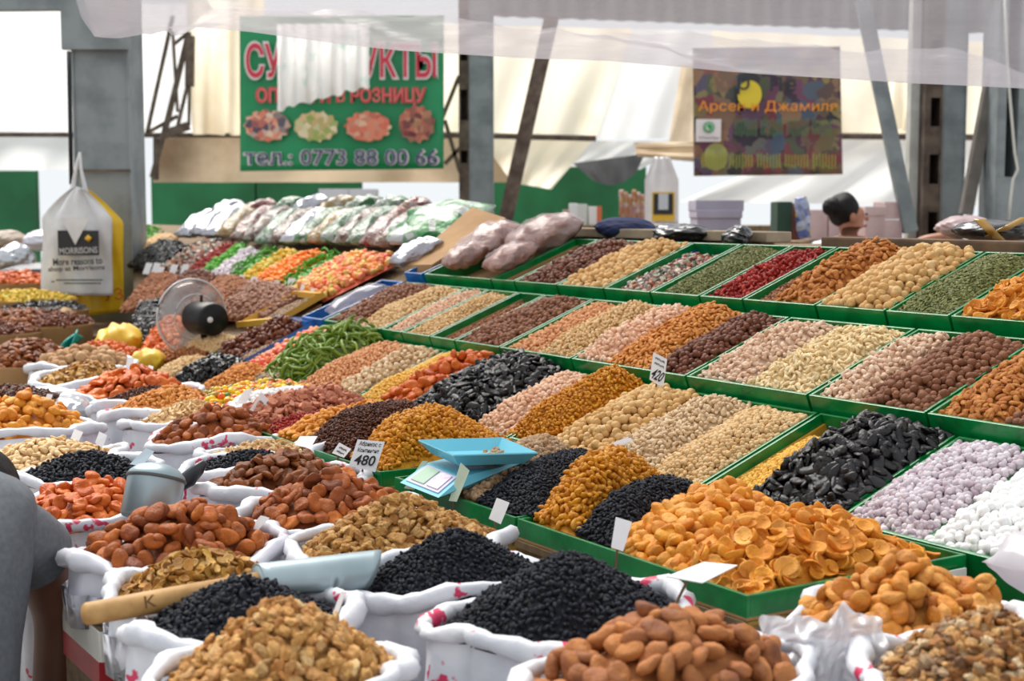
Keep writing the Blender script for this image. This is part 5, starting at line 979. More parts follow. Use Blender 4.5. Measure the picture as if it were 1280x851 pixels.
# things on the beam
M_blk = mat('black_plastic', (30, 30, 34), (44, 44, 50), .22, 12, .8, .02, coat=.6)
def lump(name, label, cat, cx, cy, rx, ry, Y, dep, m, seed, amp=.16):
    V, Fc = ico(4); w_ = 1 + amp * wob(V, seed, 3) + amp * .5 * wob(V, seed + 1, 8) + amp * .25 * wob(V, seed + 2, 17); c = at_Y(cx, cy, Y); P = V * w_[:, None] * np.array([rx * Y / F, dep, ry * Y / F]) + c
    return tag(obj(name, mesh_np(name, P, Fc), m), label, cat)
lump('navy_cloth', 'dark navy cloth bundle behind the hazelnut tray', 'cloth', 782, 286, 40, 14, 4.95, .10, mat('navy_cloth', (38, 50, 92), (28, 36, 70), .9, 9, .3), 3)
lump('black_bag', 'crumpled black plastic bag behind the tan nuts', 'bag', 852, 291, 36, 13, 4.55, .10, M_blk, 5, .22); lump('black_bag', 'small knotted black plastic bag at the beam end', 'bag', 922, 294, 18, 13, 4.25, .07, M_blk, 8, .25)
lump('black_bundle', 'black plastic bundle with gold tape lying on the beam', 'bag', 1245, 288, 52, 14, 3.68, .09, M_blk, 12, .14)
t = bpy.data.objects['black_bundle']
for a, (p, q) in enumerate((((1224, 274), (1250, 300)), ((1238, 296), (1282, 272)))):
    bb = MB(); bb.grid(lambda u, v: at_Y(p[0] + (q[0] - p[0]) * u + (v - .5) * 14, p[1] + (q[1] - p[1]) * u, 3.575 + .05 * abs(u - .5)), 10, 2); o = bb.build('gold_tape', mat('gold_tape', (176, 134, 44), (150, 108, 34), .25, 9, coat=.5), t, True); solidify(o, .003)
lump('pink_bag', 'pale pink translucent bag lying behind the beam', 'bag', 1206, 284, 38, 14, 5.2, .12, mat('pale_pink_plastic', (206, 180, 178), (184, 160, 160), .35, 8, .3), 15, .16)
bpy.data.objects['pink_bag'].location.z = -.0
# support counter behind the stall for boxes and bags
bc = thing('back_counter', 'plain grey counter behind the stall carrying boxes', 'counter', (1.3, 7.4, 0)); bb = MB(); bb.box((0, 0, 1.37), (1.7, .7, .06), None, .005); bb.build('top', M_crate, bc); bb = MB(); bb.box((0, .05, .67), (1.6, .5, 1.34)); bb.build('front', M_crate, bc)
bc2 = thing('stall_counter', 'low counter under the tied bag behind the beam', 'counter', (1.8, 5.3, 0)); bb = MB(); bb.box((0, 0, 1.44), (1.6, .4, .05), None, .005); bb.build('top', M_crate, bc2); bb = MB(); bb.box((0, .0, .7), (1.5, .3, 1.42)); bb.build('front', M_crate, bc2)
M_lav = mat('lavender_carton', (176, 170, 188), (160, 154, 172), .8, 4)
def carton(label, x0, y0, x1, y1, Y, m, d=.3, lid=True):
    p = at_Y(x0, y0, Y); q = at_Y(x1, y1, Y); w_ = q[0] - p[0]; h_ = p[2] - q[2]; t = thing('carton', label, 'box', ((p[0] + q[0]) / 2, Y + d / 2, q[2]))
    bb = MB(); bb.box((0, 0, h_ / 2), (w_, d, h_), None, .006); bb.build('body', m, t)
    if lid: bb = MB(); bb.box((0, -.003, h_ - h_ * .14), (w_ + .012, d + .012, h_ * .28), None, .006); bb.build('lid', m, t)
    return t
carton('lavender carton box standing behind the black bags', 872, 262, 926, 300, 7.2, M_lav); carton('flat lavender carton lid on top of the lavender box', 870, 250, 930, 264, 7.2, M_lav, .32, False)
carton('dark green folder box beside the blue packet', 972, 252, 990, 300, 7.25, mat('dark_green_card', (40, 70, 56), None, .7), .2, False); carton('brown folder box beside the dark green one', 990, 254, 1000, 300, 7.25, mat('red_brown_card', (120, 66, 56), None, .7), .2, False)
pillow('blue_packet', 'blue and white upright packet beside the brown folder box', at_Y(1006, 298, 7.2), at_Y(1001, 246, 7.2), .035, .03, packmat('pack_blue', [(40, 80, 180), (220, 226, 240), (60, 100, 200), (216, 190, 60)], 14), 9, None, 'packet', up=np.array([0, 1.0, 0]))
M_pcard = mat('pink_carton', (206, 180, 178), (184, 156, 156), .8, 5)
pc_ = [(1012, 262, 1034, 300), (1082, 258, 1106, 300), (1106, 252, 1130, 274), (1106, 275, 1128, 300), (1036, 268, 1050, 300)]
for i, (x0, y0, x1, y1) in enumerate(pc_): carton(['pinkish carton left of the woman with the bun', 'pinkish carton right of the woman with the bun', 'upper pinkish carton beside the leaning strut', 'lower pinkish carton with a dark mark', 'narrow pinkish carton behind the dark bun'][i], x0, y0, x1, y1, 9.4, M_pcard, .3, i == 1)
bc3 = thing('rear_counter', 'rear counter carrying the pinkish cartons', 'counter', (2.4, 9.5, 0)); bb = MB(); bb.box((0, .05, 1.36), (1.6, .5, .05)); bb.build('top', M_crate, bc3); bb = MB(); bb.box((0, .1, .67), (1.5, .4, 1.34)); bb.build('front', M_crate, bc3)
# packs on the shelf before the green wall
bc4 = thing('wall_shelf', 'long shelf before the green wall carrying packs', 'shelf', (.6, 12.3, 0)); bb = MB(); bb.box((0, .1, at_Y(700, 281, 12.3)[2] - .03), (4.2, .5, .05)); bb.build('board', M_crate, bc4)
for x in (-1.9, 1.9): bb = MB(); bb.box((x, .1, .7), (.08, .4, 1.38)); bb.build('leg', M_crate, bc4)
for i, (x0, y0, x1, y1, c, lab) in enumerate([(704, 262, 712, 281, (186, 150, 140), 'narrow tan pack standing on the wall shelf'), (712, 254, 722, 281, (226, 226, 226), 'white pack standing on the wall shelf'), (722, 255, 734, 281, (210, 210, 206), 'pale grey pack beside the white pack'), (736, 258, 746, 281, (230, 228, 226), 'white pack with orange edge on the wall shelf'), (746, 258, 752, 281, (214, 110, 70), 'thin orange pack on the wall shelf'), (664, 274, 688, 281, (190, 150, 150), 'low pink pack lying on the wall shelf')]):
    carton(lab, x0, y0, x1, y1, 12.2, mat('pack_%d' % i, c, None, .6), .15, False)
for i in range(6):
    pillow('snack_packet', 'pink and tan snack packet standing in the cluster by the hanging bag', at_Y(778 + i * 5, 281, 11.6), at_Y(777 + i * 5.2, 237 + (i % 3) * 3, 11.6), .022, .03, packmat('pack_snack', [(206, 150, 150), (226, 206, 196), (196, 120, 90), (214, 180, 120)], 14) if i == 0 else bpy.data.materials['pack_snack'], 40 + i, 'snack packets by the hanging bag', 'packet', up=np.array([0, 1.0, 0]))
for x0, y0, x1, y1, lab in ((398, 236, 436, 272, 'white carton on the shelf beyond the sweet packets'), (436, 236, 470, 268, 'white tall carton beside the other white carton')): carton(lab, x0, y0, x1, y1, 11.8, mat('white_carton', (216, 216, 222), (200, 200, 208), .7, 4), .25, False)
bc5 = thing('rear_shelf', 'rear shelf under the white cartons', 'shelf', (-1.2, 11.9, 0)); bb = MB(); bb.box((0, .05, at_Y(430, 272, 11.8)[2] - .03), (2.2, .45, .05)); bb.build('board', M_crate, bc5); bb = MB(); bb.box((0, .1, .7), (2.1, .3, 1.4)); bb.build('front', M_crate, bc5)
lump('dark_bundle', 'dark grey cloth bundle behind the sweet packets', 'cloth', 474, 268, 20, 9, 10.6, .1, mat('dark_grey_cloth', (64, 64, 72), (48, 48, 54), .9, 8), 21)
# white printed bag hanging by the green wall
hb = thing('hanging_bag', 'white printed bag hanging between green wall and lavender boxes', 'bag', at_Y(826, 280, 11.0)); ho = np.array(hb.location)
def hbf(a, b_):
    x = 806 + 42 * a + (0 if b_ > .35 else (a - .5) * -22 * (1 - b_ / .35)); y = 196 + 84 * b_; return at_Y(x, y, 11.0) - ho + np.array([0, -.06 * sin(pi * a) * min(1, b_ * 2) + .012 * sin(a * 19), 0])
bb = MB(); bb.grid(hbf, 20, 20); solidify(bb.build('bag_body', mat('white_bag_plastic', (232, 228, 228), (214, 208, 208), .4, 6), hb, True), .004)
for nm, q, m in (('printed_frame', (815, 240, 843, 276), mat('bag_yellow', (226, 180, 50), None, .5)), ('printed_block', (817, 242, 841, 268), mat('bag_black', (34, 34, 40), None, .5)), ('printed_window', (823, 242, 835, 262), mat('bag_window', (196, 200, 206), None, .5))):
    p = at_Y(q[0], q[1], 10.9) - ho; r_ = at_Y(q[2], q[3], 10.9) - ho; bb = MB(); k_ = {'printed_frame': 0, 'printed_block': .006, 'printed_window': .012}[nm]; bb.box((p + r_) / 2 - np.array([0, k_, 0]), (r_[0] - p[0], .004, p[2] - r_[2])); bb.build(nm, m, hb)
# ------------------------------------------------------------------ carrier bags on the grey pillar
def bagpanel(name, label, x0, x1, yt, yb, Y, m, neck, amp=.02, bul=.06, slope=0):
    t = thing(name, label, 'bag', at_Y((x0 + x1) / 2, yb, Y)); o0 = np.array(t.location)
    def f(a, b_, s_):
        y = yt + (yb - yt) * b_ + slope * (a - .5); k_ = min(1.0, b_ / .28); x = neck + (x0 + (x1 - x0) * a - neck) * (.12 + .88 * k_ ** .8)
        return at_Y(x, y, Y) - o0 + np.array([0, s_ * bul * sin(pi * a) * min(1, b_ * 2.5) * (1 - .3 * b_) + amp * sin(a * 11 + 4 * b_) * .5 + amp * .4 * sin(a * 23 - 9 * b_), 0])
    for s_, nm in ((-1, 'front_sheet'), (1, 'back_sheet')):
        bb = MB(); bb.grid(lambda a, b_: f(a, b_, s_), 30, 30); solidify(bb.build(nm, m, t, True), .002)
    return t, o0
yb_, o0 = bagpanel('carrier_bag', 'yellow plastic carrier bag hanging behind the grey one', 66, 154, 238, 394, 7.38, mat('yellow_plastic', (240, 200, 30), (226, 180, 20), .35, 8, .3, .01), 98, bul=.02, slope=-10)
text_mesh('УЗ', .10, .06, mat('bag_red_print', (206, 60, 40), None, .5), 'lettering', yb_, frame_M(at_Y(141, 368, 7.33) - o0, (1, 0, .1), (0, 0, 1)))
gb_, o0 = bagpanel('carrier_bag', 'grey white plastic carrier bag with black print on the pillar', 52, 140, 234, 368, 7.26, mat('grey_white_plastic', (206, 206, 206), (224, 224, 224), .3, 9, .35, .01), 100, slope=3)
M_bk = mat('bag_print_black', (36, 36, 38), None, .5)
def bprint(s_, x0, x1, y0, y1, m, Y=7.155, par=gb_): p = at_Y(x0, y0, Y); q = at_Y(x1, y1, Y); text_mesh(s_, q[0] - p[0], p[2] - q[2], m, 'lettering', par, frame_M((p + q) / 2 - o0, (1, 0, .04), (0, 0, 1)), .022)
p = at_Y(72, 288, 7.172) - o0; q = at_Y(124, 319, 7.172) - o0; bb = MB(); bb.box((p + q) / 2, (q[0] - p[0], .004, p[2] - q[2])); bb.build('printed_block', M_bk, gb_)
bb = MB(); c = [at_Y(x, y, 7.16) - o0 for x, y in ((76, 272), (112, 272), (94, 306))]; bb.add(c + [v + np.array([0, .004, 0]) for v in c], [(0, 1, 2), (5, 4, 3), (0, 3, 4, 1), (1, 4, 5, 2), (2, 5, 3, 0)]); bb.build('folded_flap', mat('grey_white_plastic', (0, 0, 0)), gb_)
bb = MB(); bb.tube([at_Y(108, 296, 7.16) - o0, at_Y(113, 300, 7.16) - o0], .014, 8); bb.build('printed_emblem', mat('bag_yellow', (226, 180, 50)), gb_, True)
bprint('MORRISONS', 74, 122, 309, 317, mat('bag_print_pale', (180, 180, 182), None, .5), 7.16); bprint('More reasons to', 66, 128, 322, 331, M_bk); bprint('shop at Morrisons', 60, 131, 332, 340, M_bk)
for x0, x1, y in ((70, 128, 350), (80, 126, 354), (64, 68, 352)):
    bb = MB(); bb.beam(at_Y(x0, y, 7.165) - o0, at_Y(x1, y, 7.165) - o0, .006, .004); bb.build('print_line', M_bk, gb_)
for i, pts in enumerate([[(98, 262), (90, 240), (96, 205), (100, 190)], [(102, 262), (108, 244), (101, 210), (100, 190)]]):
    bb = MB(); bb.tube([at_Y(x, y, 7.3) - o0 for x, y in pts], [.02, .014, .008, .006], 8); bb.build('handle', mat('grey_white_plastic', (0, 0, 0)), gb_, True)
# pole, teal cloth, yellow bag near the pillar
bb = MB(); bb.tube([at_Y(84, 388, 6.3), at_Y(62, 470, 6.1)], .028, 10); tag(bb.build('wooden_pole', mat('pale_pole', (170, 140, 100), (150, 120, 84), .8, 12), None, True), 'leaning wooden pole below the carrier bag', 'pole')
bb = MB(); bb.tube([at_Y(6, 455, 5.4), at_Y(14, 495, 5.35)], .03, 10); tag(bb.build('wooden_post', MATS['pale_pole'], None, True), 'short wooden post beside the brown fruit crate', 'post')
bb = MB(); bb.grid(lambda a, b_: at_Y(66 + 30 * a + 6 * b_, 444 - 32 * a + 10 * b_, 5.9) + np.array([0, .03 * sin(9 * a + 5 * b_), 0]), 16, 8); o = bb.build('teal_cloth', mat('teal_cloth', (40, 170, 160), (24, 140, 134), .6, 9, .3), None, True); solidify(o, .006); tag(o, 'teal plastic cloth below the pillar', 'cloth')
for lab, x0, y0, x1, y1, Y, w_ in (('yellow plastic bag of dried fruit standing before the pillar', 122, 446, 178, 420, 5.75, .11), ('low yellow bag of nuts beside the white price tag', 160, 458, 205, 448, 5.3, .06)):
    pillow('yellow_bag', lab, at_Y(x0, y0, Y), at_Y(x1, y1, Y), w_, w_ * .8, mat('yellow_film_bag', (228, 196, 34), (204, 154, 50), .5, 9, .2, .01), int(x0), None, 'bag')
M_shiny = mat('grey_foil', (184, 186, 192), None, .28, 14, .6, .02, metal=.8)
for i, (lab, cx, cy, rx, ry, Y) in enumerate([('shiny silver wrapped bundle at the far left stall', 20, 326, 22, 22, 8.6), ('dark bundle under the silver wrapped bundle', 40, 344, 40, 14, 8.3), ('pale crumpled bag on the far left stall', 62, 300, 30, 14, 8.9), ('tan wrapped bundle at the far left stall', 8, 302, 26, 14, 9.0)]):
    lump('wrapped_bundle', lab, 'bundle', cx, cy, rx, ry, Y, .15, [M_shiny, mat('dark_blue_bundle', (64, 70, 86), (44, 48, 60), .5, 6), M_sackg, mat('tan_bundle', (160, 140, 120), (130, 112, 96), .6, 6)][i], 60 + i)
bc6 = thing('far_left_counter', 'counter under the wrapped bundles at the far left', 'counter', (-3.2, 8.9, 0)); bb = MB(); bb.box((0, 0, .62), (2.6, 1.4, 1.24), None, .01); bb.build('body', M_crate, bc6)
for i, (lab, cx, cy, rx, ry, Y) in enumerate([('shiny crumpled plastic heap beside the split toasted beans', 62, 495, 45, 12, 4.45), ('grey crumpled plastic bag behind the yellow orange apricots', 90, 512, 26, 16, 4.0), ('light blue plastic heap before the wooden pole', 40, 428, 26, 9, 6.3)]):
    lump('crumpled_plastic', lab, 'plastic bag', cx, cy, rx, ry, Y, .10, [M_sackg, M_shiny, mat('pale_blue_plastic', (170, 204, 214), (196, 214, 222), .3, 6, .3)][i], 80 + i, .2)
# ------------------------------------------------------------------ clear fan
fn_ = thing('desk_fan', 'desk fan with clear round guard and black motor', 'fan', at_Y(262, 436, 5.35)); fo_ = np.array(fn_.location); c = at_Y(243, 396, 5.35) - fo_; ax = np.array([.62, -.78, .0]); ax /= np.linalg.norm(ax); X = np.cross(ZZ, ax); X /= np.linalg.norm(X); Yv = np.cross(ax, X); AX = (X, Yv, ax); R_ = .140
bb = MB(); bb.lathe([(.03, .02), (.06, .018), (.10, .01), (R_, -.02)], c, AX, 48); solidify(bb.build('guard', film_mat('clear_guard', (150, 140, 136), .40, .15, .3), fn_, True), .002)
for i, rr_ in enumerate((R_, .085, .05)):
    bb = MB(); bb.tube([c + X * rr_ * cos(k * 2 * pi / 48) + Yv * rr_ * sin(k * 2 * pi / 48) + ax * (-.02 if i == 0 else .012) for k in range(49)], .004 if i == 0 else .0025, 8, False); bb.build('guard_ring', mat('clear_plastic_rim', (196, 196, 198), None, .2, spec=.8), fn_, True)
for k in range(3):
    bb = MB(); a0 = k * 2 * pi / 3; bb.grid(lambda u, v: c + ax * (-.03 + .02 * v) + (X * cos(a0 + v * .9) + Yv * sin(a0 + v * .9)) * (.03 + .09 * u), 8, 5); solidify(bb.build('blade', film_mat('smoky_blade', (120, 112, 108), .5, .2, .2), fn_, True), .002)
bb = MB(); bb.lathe([(.0, .01), (.054, .01), (.061, .02), (.061, .150), (.054, .165), (0.0, .165)], c, AX, 32); bb.build('motor', mat('black_motor', (16, 16, 18), None, .45, spec=.3), fn_, True)
bb = MB(); bb.lathe([(0, .166), (.011, .166), (.011, .169), (0, .169)], c + X * -.02, AX, 12); bb.build('switch', mat('white_enamel', (225, 225, 225)), fn_, True)
bb = MB(); bb.tube([c + ax * .06 + Yv * .05, c + ax * .06 + Yv * .085], .006, 8); bb.build('knob', MATS['black_motor'], fn_, True)
bb = MB(); bb.tube([c + ax * .08 - Yv * .05, c + ax * .08 + np.array([0, 0, -.2])], .014, 10); bb.build('stem', MATS['black_motor'], fn_, True)
bb = MB(); q = c + ax * .08 + np.array([0, 0, -.2]); bb.lathe([(0, .015), (.07, .012), (.08, 0), (0, 0)], q, None, 24); bb.build('foot', MATS['black_motor'], fn_, True)
# ------------------------------------------------------------------ blue scale
sc = thing('weighing_scale', 'light blue weighing scale with flared pan among the raisins', 'scale', S(1.11, .16, 1.062)); M_sb = mat('light_blue_plastic', (110, 196, 216), (98, 184, 206), .35, 5); so_ = np.array(sc.location)
PZ = 1.118; q4 = [at_z(x, y, PZ + .022) - so_ for x, y in ((523, 550), (567, 569), (672, 566), (628, 547))]; cc = sum(q4) / 4; inn = [cc + (p - cc) * .78 - ZZ * .022 for p in q4]
bb = MB(); o4 = [p + ZZ * .0 for p in q4]; bb.add(o4 + inn, [(0, 1, 5, 4), (1, 2, 6, 5), (2, 3, 7, 6), (3, 0, 4, 7), (4, 5, 6, 7)]); solidify(bb.build('pan', M_sb, sc), .003)
bb = MB(); bb.lathe([(0, -.05), (.03, -.05), (.03, -.024), (0, -.024)], cc, None, 16); bb.build('spigot', mat('grey_plastic', (120, 130, 136), None, .5), sc)
b4 = [at_z(x, y, 1.075) - so_ for x, y in ((500, 603), (548, 622), (662, 585), (606, 566))]; t4_ = [at_z(x, y, z_) - so_ for x, y, z_ in ((535, 578, 1.10), (578, 596, 1.10), (662, 574, 1.105), (612, 560, 1.105))]
bb = MB(); bb.add([p - ZZ * .0 for p in b4] + t4_, [(3, 2, 1, 0), (4, 5, 6, 7), (0, 1, 5, 4), (1, 2, 6, 5), (2, 3, 7, 6), (3, 0, 4, 7)]); bb.build('body', M_sb, sc)
f0, f1, f2, f3 = b4[0], b4[1], t4_[1], t4_[0]; nrm = np.cross(f1 - f0, f3 - f0); nrm /= np.linalg.norm(nrm); nrm = nrm if nrm[2] > 0 else -nrm
def fp(a, b_, e): return f0 * (1 - a) * (1 - b_) + f1 * a * (1 - b_) + f2 * a * b_ + f3 * (1 - a) * b_ + nrm * e
for nm, (a0, a1, b0, b1), e, m in (('display_panel', (.08, .92, .12, .9), .0025, mat('panel_lilac', (196, 190, 214), None, .4)), ('display_window', (.16, .5, .2, .82), .005, mat('lcd_green', (178, 206, 180), None, .2)), ('keypad', (.58, .86, .2, .82), .005, mat('keypad_pale', (226, 222, 230), (196, 170, 206), .4, 60))):
    bb = MB(); V = [fp(a, b_, e) for a, b_ in ((a0, b0), (a1, b0), (a1, b1), (a0, b1))]; V += [v - nrm * .002 for v in V]; bb.add(V, [(0, 1, 2, 3), (7, 6, 5, 4), (0, 4, 5, 1), (1, 5, 6, 2), (2, 6, 7, 3), (3, 7, 4, 0)]); bb.build(nm, m, sc)
# ------------------------------------------------------------------ scoops
M_zinc = mat('zinc_sheet', (170, 186, 192), (140, 158, 164), .38, 7, .15, .004, metal=.55)
sp1 = thing('metal_scoop', 'grey metal scoop with long wooden handle lying on black raisins', 'scoop', at_Y(290, 750, 1.93)); s0 = np.array(sp1.location)
A0 = at_Y(104, 768, 1.83) - s0; A1 = at_Y(330, 728, 1.97) - s0; A2 = at_Y(468, 716, 2.06) - s0; d1 = (A1 - A0) / np.linalg.norm(A1 - A0)
bb = MB(); bb.tube([A0, A0 + d1 * .004, A0 + d1 * .08, A1], [.0115, .0150, .0160, .0165], 14); bb.build('handle', mat('handle_wood', (190, 148, 90), (160, 118, 66), .6, 30, .1, .003), sp1, True)
kd = (d1 - np.array([0, 0, 0])); ky = np.cross(np.array([0, -1.0, .35]), kd); text_mesh('K', .016, .016, mat('burnt_mark', (110, 76, 46), None, .8), 'burnt_mark', sp1, frame_M(A0 + d1 * .095 + np.array([0, -.0182, .0060]), tuple(kd), (0, .35, .94)))
x = (A2 - A1); Ls = np.linalg.norm(x); x /= Ls; y = np.cross(ZZ, x); y /= np.linalg.norm(y); z = np.cross(x, y)
bb = MB(); bb.grid(lambda a, b_: A1 + x * (-.01 + (Ls + .02) * b_ * (1 - .18 * abs(a - .5) * 2 * (b_ > .6))) + y * (.026 + .006 * b_) * cos(pi * (.02 + a * 1.3) - .5) + z * ((.026 + .006 * b_) * sin(pi * (.02 + a * 1.3) - .5)), 24, 14); solidify(bb.build('bowl', M_zinc, sp1, True), .0025)
bb = MB(); bb.lathe([(0, 0), (.024, 0), (.026, .004)], A1 - x * .01, (y, z, x), 20); bb.build('bowl_end', M_zinc, sp1, True)
mug = thing('metal_mug', 'dull grey metal measuring mug beside the glossy orange apricots', 'mug', at_Y(186, 648, 2.42)); m0 = np.array(mug.location); ax = np.array([.12, .35, .93]); ax /= np.linalg.norm(ax); X = np.cross(np.array([0, 1.0, 0]), ax); X /= np.linalg.norm(X); Yv = np.cross(ax, X)
bb = MB(); bb.lathe([(0, 0), (.046, 0), (.049, .004), (.049, .066), (.050, .072), (.047, .078), (.036, .088), (.02, .094), (0, .096)], np.zeros(3), (X, Yv, ax), 36); bb.build('body', M_zinc, mug, True)
bb = MB(); bb.lathe([(.0505, .066), (.052, .069), (.0505, .072)], np.zeros(3), (X, Yv, ax), 36); bb.build('rim_band', mat('dark_zinc', (90, 92, 92), None, .5, metal=.6), mug, True)
hs = MB(); hp = [at_Y(x_, y_, 2.75) for x_, y_ in ((220, 608), (236, 598), (248, 586), (256, 577))]; hs.tube(hp, [.014, .017, .013, .006], 10); tag(hs.build('plastic_scoop_handle', mat('black_handle', (36, 40, 46), None, .35), None, True), 'black plastic scoop handle sticking up beside the printed sack', 'handle')
# ------------------------------------------------------------------ price tags
M_paper = mat('tag_paper', (238, 236, 236), (226, 224, 226), .7, 8); M_inkb = mat('tag_ink', (26, 26, 34), None, .6)
def ptag(label, q, Y, lines=(), group=None, m=None, stake=True, lean=.02):
    """card from its four pixel corners (tl, tr, br, bl) at depth Y, leaning back"""
    P = [at_Y(*q[0], Y + lean), at_Y(*q[1], Y + lean), at_Y(*q[2], Y), at_Y(*q[3], Y)]; bc_ = (P[2] + P[3]) / 2; t = thing('price_tag', label, 'price tag', bc_, None, group); P = [p - bc_ for p in P]
    X = P[1] - P[0]; Yv = P[0] - P[3]; n = np.cross(X, Yv); n /= np.linalg.norm(n); bb = MB(); bb.add(P + [p - n * .0015 for p in P], [(3, 2, 1, 0), (4, 5, 6, 7), (0, 1, 5, 4), (1, 2, 6, 5), (2, 3, 7, 6), (3, 0, 4, 7)]); bb.build('card', m or M_paper, t)
    for s_, a0, a1, b0, b1 in lines:
        if s_ == '~':                # handwriting too blurred to read: one wavy stroke
            bb = MB(); bb.tube([P[3] + X * (a0 + (a1 - a0) * k / 24) + Yv * ((b0 + b1) / 2 + (b1 - b0) * .4 * sin(k * 1.7 + a0 * 9) * (1 if k % 5 else .3)) + n * .001 for k in range(25)], .0005, 5); bb.build('handwriting', M_inkb, t); continue
        c = P[3] + X * (a0 + a1) / 2 + Yv * (b0 + b1) / 2 + n * .0012; text_mesh(s_, np.linalg.norm(X) * (a1 - a0), np.linalg.norm(Yv) * (b1 - b0), M_inkb, 'lettering', t, frame_M(c, tuple(X), tuple(Yv)), offset=.016, shear=.25)
    if stake: bb = MB(); bb.tube([Yv * .1 - n * .003, -Yv * .25 - ZZ * .03 - n * .003], .0022, 6); bb.build('stake', M_wood, t)
    return t
ptag('white price card with black handwriting reading 480', [(447, 549), (481, 552), (469, 590), (436, 582)], 2.90, [('Абрикос с', .10, .92, .74, .94), ('Континент', .12, .92, .54, .70), ('480', .12, .9, .06, .44)])
ptag('tall white price card with handwriting standing at the golden raisins', [(817, 440), (834, 449), (829, 485), (812, 474)], 3.30, [('~', .15, .85, .78, .90), ('~', .15, .85, .60, .72), ('420', .1, .9, .08, .48)])
ptag('small white price card left of the 480 card', [(424, 553), (439, 561), (430, 572), (415, 566)], 3.05, [('~', .2, .8, .55, .8), ('~', .2, .8, .2, .45)])
M_pgr = mat('tag_pale_green', (206, 222, 196), (190, 206, 184), .7, 12)
ptag('pale green blank card stuck before the speckled nuts', [(576, 578), (587, 588), (571, 627), (561, 626)], 2.62, m=M_pgr); ptag('pale green blank card leaning on the blue scale', [(528, 576), (535, 576), (518, 612), (505, 610)], 2.78, m=M_pgr)
ptag('white blank tag standing at the walnut kernels', [(621, 622), (637, 628), (626, 655), (611, 648)], 2.42); ptag('white blank tag standing before the apricot tray edge', [(770, 646), (790, 652), (779, 689), (764, 684)], 2.12)
ptag('white blank card lying on the front tray rim by the apricots', [(880, 702), (922, 706), (878, 728), (833, 720)], 1.94, lean=.06); ptag('white card lying before the round tan nuts', [(784, 546), (792, 550), (758, 566), (750, 560)], 2.78, lean=.03)
ptag('white price card standing before the white sweets', [(327, 490), (340, 504), (330, 521), (312, 512)], 3.6, [('~', .2, .8, .5, .75), ('~', .25, .8, .2, .4)]); ptag('white tilted price card beside the coloured candy balls', [(306, 487), (316, 486), (306, 506), (294, 506)], 3.75)
ptag('white blank card lying behind the pale broken nuts', [(375, 545), (397, 545), (388, 560), (368, 556)], 3.2, lean=.04); ptag('pale blue card standing behind the metal mug', [(182, 560), (193, 564), (178, 582), (162, 580)], 2.85, m=mat('tag_pale_blue', (196, 220, 230), (210, 226, 232), .6, 20))
ptag('white tag standing behind the plump red brown apricots', [(326, 644), (337, 647), (317, 668), (307, 665)], 2.32); ptag('thin white tag at the golden walnut kernels', [(427, 738), (432, 741), (422, 769), (416, 766)], 1.82); ptag('white tag at the pale split nuts', [(93, 536), (104, 540), (98, 552), (88, 548)], 3.2)
ptag('white tag beside the pale split nuts and almonds', [(124, 539), (134, 544), (128, 560), (119, 553)], 3.15); ptag('white tag standing behind the toasted beans', [(159, 446), (168, 447), (165, 462), (157, 461)], 4.6); ptag('thin white tag before the yellow orange apricots', [(59, 492), (66, 493), (58, 512), (52, 510)], 3.9)
ptag('white ended tag in the bright orange apricots', [(186, 456), (192, 458), (190, 466), (184, 464)], 4.3)
fr_ = [(281, 342, 8), (297, 343, 8), (312, 345, 8), (340, 350, 7), (358, 347, 9), (374, 355, 10), (386, 360, 12), (180, 328, 8), (190, 328, 8), (212, 330, 8), (226, 330, 8), (248, 336, 8), (262, 337, 8), (172, 374, 8), (188, 378, 7), (204, 377, 7), (196, 333, 7)]
for x_, y_, w_ in fr_:
    Yd = on_slope(x_, y_ + 14)[1]; ptag('small white price tag in the far row before the candied fruit', [(x_ + 3, y_), (x_ + 3 + w_, y_ + 1), (x_ + w_ - 2, y_ + 15), (x_ - 2, y_ + 14)], Yd, group='far price tags before the candied fruit')
# ------------------------------------------------------------------ printed boxes beside the person
M_pw = mat('carton_white', (222, 220, 212), (200, 198, 190), .7, 9); M_pr = mat('carton_red', (176, 40, 46), (150, 28, 36), .5, 20); M_pg = mat('carton_green', (20, 130, 60), None, .5); M_pl = mat('carton_lime', (150, 196, 40), None, .5); M_pgr2 = mat('carton_grey', (150, 142, 132), (120, 112, 104), .8, 14)
def printed(label, u, v, du, dv, z0, z1, bands):
    t = thing('printed_carton', label, 'box', S(u, v, z0)); hh = z1 - z0; bb = MB(); bb.box(ZZ * hh / 2, (du, dv, hh), (LU, DV, ZZ), .004); bb.build('body', M_crate, t)
    for nm, face, a0, a1, b0, b1, m in bands:       # face 'L' looks along the row towards the camera, face 'D' towards the aisle
        if face == 'L': c = -LU * (du / 2 + .0015) + DV * dv * ((a0 + a1) / 2 - .5); d = (.003, dv * (a1 - a0), hh * (b1 - b0))
        else: c = -DV * (dv / 2 + .0015) + LU * du * (.5 - (a0 + a1) / 2); d = (du * (a1 - a0), .003, hh * (b1 - b0))
        bb = MB(); bb.box(c + ZZ * hh * (b0 + b1) / 2, d, (LU, DV, ZZ)); bb.build(nm, m, t)
    return t
printed('worn carton with red, white and green print under the plump apricots', .735, -.56, .20, .32, .635, .965, [('white_panel', 'L', .0, .3, .86, 1, M_pw), ('red_band', 'L', .0, .3, .76, .86, M_pr), ('green_stripe', 'L', .05, .16, 0, .76, M_pg), ('white_stripe', 'L', .0, .05, 0, .76, M_pw), ('red_stripe', 'L', .2, .3, 0, .76, M_pr), ('grey_panel', 'L', .3, 1, 0, 1, M_pgr2), ('white_panel', 'D', 0, 1, .86, 1, M_pw), ('red_band', 'D', 0, 1, .74, .86, M_pr), ('lime_patch', 'L', .33, .42, .7, .85, M_pl)])
